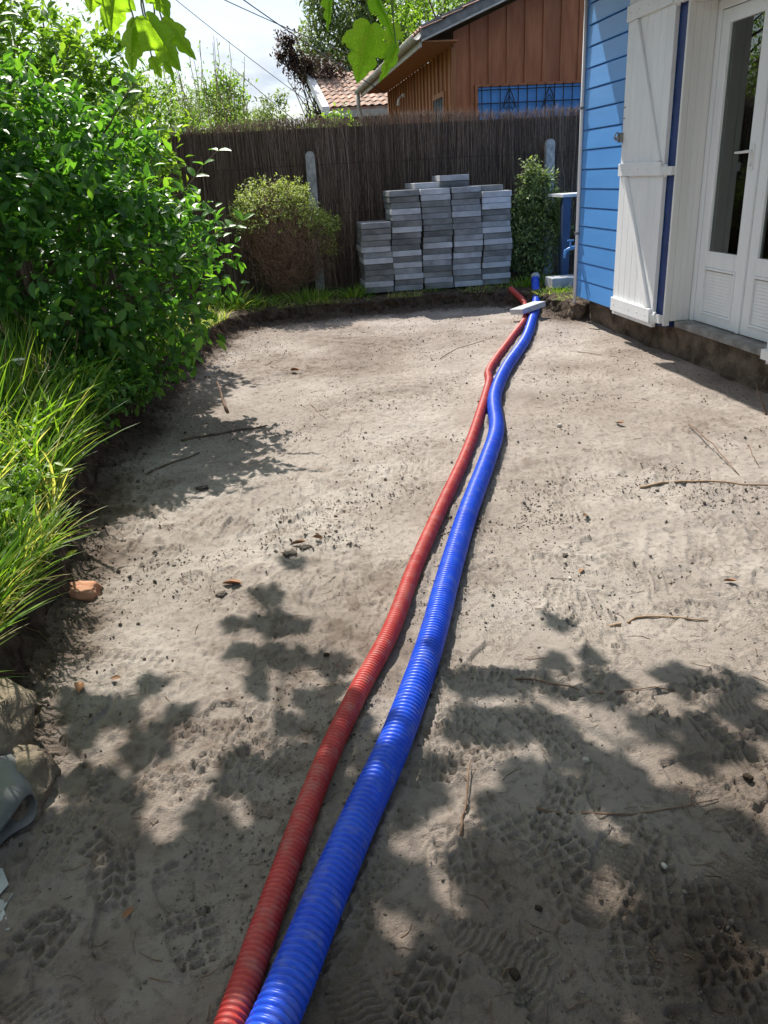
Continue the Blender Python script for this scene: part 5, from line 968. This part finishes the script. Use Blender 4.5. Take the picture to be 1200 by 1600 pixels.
CAN = [(-0.1,2.96,1),(0.03,2.93,2),(-0.11,2.68,2),(0.01,2.66,2),(-0.22,2.47,2),(-0.11,2.45,2),(-0.0,2.42,2),(0.85,2.22,1),(-0.22,2.27,1),(-0.11,2.24,2),(-0.01,2.22,2),(0.09,2.19,2),(0.79,2.04,2),(0.88,2.01,2),(1.17,1.95,1),(-0.61,2.17,1),(-0.51,2.15,1),(-0.22,2.08,1),(-0.12,2.06,2),(-0.02,2.04,2),(0.08,2.02,2),(0.45,1.94,2),(0.55,1.92,2),(0.64,1.89,2),(0.73,1.87,2),(0.82,1.85,2),(0.91,1.83,2),(1.09,1.79,2),(1.27,1.76,2),(-0.68,2.03,2),(-0.58,2.01,2),(-0.49,1.99,2),(-0.4,1.96,2),(-0.12,1.9,2),(-0.03,1.89,2),(0.06,1.87,2),(0.42,1.79,2),(0.5,1.77,2),(0.59,1.75,2),(0.68,1.73,1),(0.76,1.71,1),(0.93,1.68,1),(1.02,1.66,1),(1.1,1.64,2),(1.18,1.62,2),(-0.65,1.88,1),(-0.56,1.86,1),(-0.47,1.84,2),(-0.12,1.76,1),(-0.04,1.75,2),(0.05,1.73,2),(0.13,1.71,2),(0.63,1.61,2),(0.71,1.59,2),(0.95,1.54,2),(1.03,1.52,2),(1.11,1.5,2),(-0.62,1.74,2),(-0.54,1.73,2),(-0.21,1.66,2),(-0.12,1.64,2),(-0.04,1.62,2),(0.04,1.61,2),(0.12,1.59,2),(0.28,1.56,2),(0.51,1.51,2),(0.59,1.49,2),(0.67,1.48,2),(0.75,1.46,2),(0.9,1.43,1),(-0.6,1.62,2),(-0.52,1.61,2),(-0.36,1.57,2),(-0.28,1.56,2),(-0.2,1.54,2),(-0.13,1.53,2),(-0.05,1.51,2),(0.03,1.5,2),(0.1,1.48,2),(0.18,1.47,2),(0.41,1.42,2),(0.48,1.4,2),(0.55,1.39,2),(0.7,1.36,2),(0.77,1.34,2),(0.85,1.33,2),(0.92,1.32,2),(0.99,1.3,2),(-0.73,1.55,2),(-0.65,1.53,2),(-0.58,1.52,2),(-0.5,1.5,2),(-0.43,1.48,2),(-0.35,1.47,2),(-0.28,1.46,2),(-0.2,1.44,2),(-0.13,1.43,2),(-0.05,1.41,2),(0.02,1.4,2),(0.09,1.38,2),(0.31,1.34,2),(0.38,1.32,2),(0.45,1.31,2),(0.52,1.3,2),(0.59,1.28,2),(0.66,1.27,2),(0.73,1.25,2),(0.8,1.24,2),(0.87,1.23,2),(0.94,1.21,2),(-0.7,1.45,2),(-0.63,1.43,2),(-0.56,1.42,2),(-0.49,1.4,2),(-0.41,1.39,2),(-0.34,1.37,2),(-0.27,1.36,2),(-0.2,1.35,2),(-0.13,1.33,2),(-0.06,1.32,2),(0.01,1.31,2),(0.08,1.29,2),(0.15,1.28,2),(0.29,1.25,2),(0.35,1.24,2),(0.42,1.23,2),(0.49,1.21,2),(0.56,1.2,2),(0.62,1.19,2),(0.69,1.17,2),(0.76,1.16,2),(0.82,1.15,2),(0.89,1.13,2),(-0.68,1.35,2),(-0.61,1.34,2),(-0.54,1.33,2),(-0.47,1.31,2),(-0.4,1.3,2),(-0.33,1.29,2),(-0.27,1.28,2),(-0.2,1.26,2),(-0.13,1.25,2),(-0.06,1.24,2),(0.0,1.22,2),(0.07,1.21,2),(0.27,1.17,2),(0.33,1.16,2),(0.4,1.15,2),(0.46,1.13,2),(0.59,1.11,2),(0.65,1.1,2),(0.72,1.09,2),(0.78,1.07,2),(0.84,1.06,2),(-0.66,1.27,2),(-0.59,1.26,2),(-0.52,1.25,2),(-0.46,1.23,2),(-0.39,1.22,2),(-0.33,1.21,2),(-0.26,1.2,2),(-0.2,1.18,2),(-0.13,1.17,2),(-0.07,1.16,2),(-0.0,1.15,2),(0.12,1.12,1),(0.19,1.11,2),(0.25,1.1,2),(0.31,1.09,2),(0.37,1.08,2),(0.44,1.06,2),(0.5,1.05,2),(0.56,1.04,2),(0.62,1.03,2),(0.68,1.02,2),(0.8,0.99,2),(-0.64,1.2,2),(-0.51,1.17,2),(-0.45,1.16,2),(-0.38,1.15,2),(-0.32,1.14,2),(-0.26,1.12,2),(-0.2,1.11,2),(-0.13,1.1,2),(-0.07,1.09,2),(-0.01,1.08,2),(0.05,1.07,2),(0.11,1.06,2),(0.17,1.04,2),(0.23,1.03,2),(0.29,1.02,2),(0.41,1.0,2),(0.47,0.99,2),(0.53,0.98,2),(0.59,0.97,2),(0.65,0.95,2),(0.71,0.94,2),(-0.62,1.13,2),(-0.56,1.11,2),(-0.5,1.1,2),(-0.43,1.09,2),(-0.37,1.08,2),(-0.31,1.07,2),(-0.25,1.06,2),(-0.19,1.05,2),(-0.13,1.04,2),(-0.07,1.02,2),(-0.02,1.01,2),(0.04,1.0,2),(0.1,0.99,2),(0.16,0.98,2),(0.22,0.97,2),(0.28,0.96,2),(0.33,0.95,2),(0.39,0.94,2),(0.45,0.93,2),(0.5,0.92,2),(0.56,0.91,2),(0.62,0.9,2),(0.67,0.89,2),(0.73,0.88,2)]
r = np.random.default_rng(91); tx, ty = SUN.x / SUN.z, SUN.y / SUN.z; P = []
for gx, gy, lv in CAN:
    if any(math.hypot(gx - hx, gy - hy) < hr + .008 for hx, hy, hr in HOLES): continue
    for k in range(2 if lv == 2 and gy < 1.95 else (2 if lv == 2 and r.random() < .5 else 1)):
        if lv == 1 and r.random() < .45: continue
        g = np.array([gx, gy]) + r.normal(0, .018 + .006 * gy, 2); z = max((1.52 + .19 * gy) / .85, 2.32) + r.uniform(.03, .5); P.append((g[0] + tx * z, g[1] + ty * z, z))
for k in range(330):                       # the rest of the crown, over and behind the camera
    gx, gy = r.uniform(-1.6, 2.6), r.uniform(-2.4, .8)
    if gy > .55 and r.random() < .3: continue
    z = r.uniform(2.35, 3.1); P.append((gx + tx * z, gy + ty * z, z))
P = np.array(P); n = len(P); nr = rdir(n, r) * .38; nr += np.array(SUN) * .8; d = rdir(n, r); d[:, 2] = d[:, 2] * .3 - .25; S = r.uniform(.105, .165, n); M = frames(d, nr)
off = np.einsum('nij,j->ni', M, np.array([0, .4, 0])) * S[:, None]
vs = [fig_leaf(i) for i in range(6)]; FV = []
for v, f in vs: me = np_mesh('leaf', v, f, np.full(len(v), .5), False); me.materials.append(MT['fig']); FV.append(me)
order = np.argsort(-P[:, 1])
for c_, i in enumerate(order):
    if c_ >= 270: break
    ob = bpy.data.objects.new('leaf', FV[i % 6]); col.objects.link(ob); ob.parent = fig; p = P[i] - off[i] - np.array(fig.location[:]); ob.matrix_local = Matrix([[*(M[i][r_] * S[i]), p[r_]] for r_ in range(3)] + [[0, 0, 0, 1]])
rest = order[270:]; o = link('foliage', scatter_mesh('foliage', *FT, (P - off)[rest], M[rest], S[rest], np.full(len(rest), .5)), 'fig', fig); o['kind'] = 'stuff'
b = MB(); b.tube([(-1.9, -.4, .1), (-1.86, -.38, .8), (-1.75, -.3, 1.5), (-1.6, -.15, 2.1), (-1.4, 0, 2.6)], .11, .07, 12); b.build('trunk', 'bark', fig)
# branches towards clusters of leaves, twigs to every leaf
cent = P[r.choice(n, 16, replace=False)]
for it in range(12):
    lab = np.argmin(((P[:, None] - cent[None]) ** 2).sum(2), axis=1)
    for j in range(16):
        if (lab == j).any(): cent[j] = P[lab == j].mean(0)
tb_ = MB()
for j in range(16):
    c = Vector(cent[j]) + Vector((0, 0, .12)); st = Vector((-1.4, 0, 2.6)); b = MB(); pts = wob(st, c, 8, .04); pts = [p + Vector((0, 0, .25 * math.sin(math.pi * i / 8))) for i, p in enumerate(pts)]; b.tube(pts, .028, .008, 7, False); b.build('branch', 'bark', fig)
    for i in np.where(lab == j)[0]:
        e_ = Vector(P[i] - off[i]); q0 = pts[rnd.choice([5, 6, 7, 8])]
        if (e_ - q0).length < 1.3: tb_.tube(wob(q0, e_, 3, .06), .0028, .0014, 3, False)
o = tb_.build('twigs', 'bark', fig); o['kind'] = 'stuff'
# the leaves that hang into the frame: (base, tip, width factor, facing)
HANG = [((0.364, 2.6, 1.827), (0.321, 2.567, 1.686), 0.85, (0.15, -1, 0.25)), ((0.248, 2.5, 1.894), (0.239, 2.5, 1.798), 0.42, (0.8, -0.8, 0.1)), ((0.355, 2.5, 1.902), (0.429, 2.49, 1.786), 0.4, (0.6, -1, 0.3)), ((0.438, 2.65, 1.833), (0.415, 2.595, 1.754), 0.6, (-0.3, -1, 0.1)), ((0.435, 2.6, 1.767), (0.388, 2.595, 1.677), 0.48, (0.7, -0.8, 0.3)), ((-0.283, 2.3, 1.884), (-0.311, 2.265, 1.779), 0.85, (0.1, -1, 0.2)), ((-0.263, 2.35, 1.816), (-0.291, 2.29, 1.709), 0.6, (-0.4, -1, 0.1)), ((-0.229, 2.3, 1.812), (-0.158, 2.27, 1.696), 0.62, (0.2, -1, 0.4)), ((-0.199, 2.4, 1.819), (-0.134, 2.345, 1.733), 0.5, (-0.3, -1, 0.3)), ((-0.207, 2.35, 1.89), (-0.173, 2.325, 1.814), 0.75, (0.3, -1, 0.2)), ((-0.215, 2.35, 1.767), (-0.175, 2.35, 1.672), 0.42, (0.8, -0.7, 0.5)), ((-0.345, 2.4, 1.905), (-0.366, 2.365, 1.84), 0.8, (0.1, -1, 0.2)), ((-0.248, 2.5, 1.751), (-0.228, 2.465, 1.704), 0.6, (0.1, -1, 0.2)), ((0.425, 2.7, 1.947), (0.451, 2.67, 1.881), 0.6, (0.2, -1, 0.2))]
for i, (a, b_, wf, fc) in enumerate(HANG):
    a = Vector(a); b_ = Vector(b_); dv = b_ - a; L_ = dv.length; nr_ = np.array([[fc[0], fc[1], fc[2]]]); M_ = frames(np.array([dv[:]]), nr_)[0] @ np.diag([L_ * wf, L_, L_])
    ob = bpy.data.objects.new('leaf', FV[i % 6]); col.objects.link(ob); ob.parent = fig; p = a - fig.location; ob.matrix_local = Matrix([[*M_[r_], p[r_]] for r_ in range(3)] + [[0, 0, 0, 1]])
    q = MB(); q.tube(wob(a, Vector((a.x - .02, a.y + .03, max(2.25, a.z + .25))), 4, .05), .002, .003, 5, False); q.build('petiole', 'grass_stem', fig)
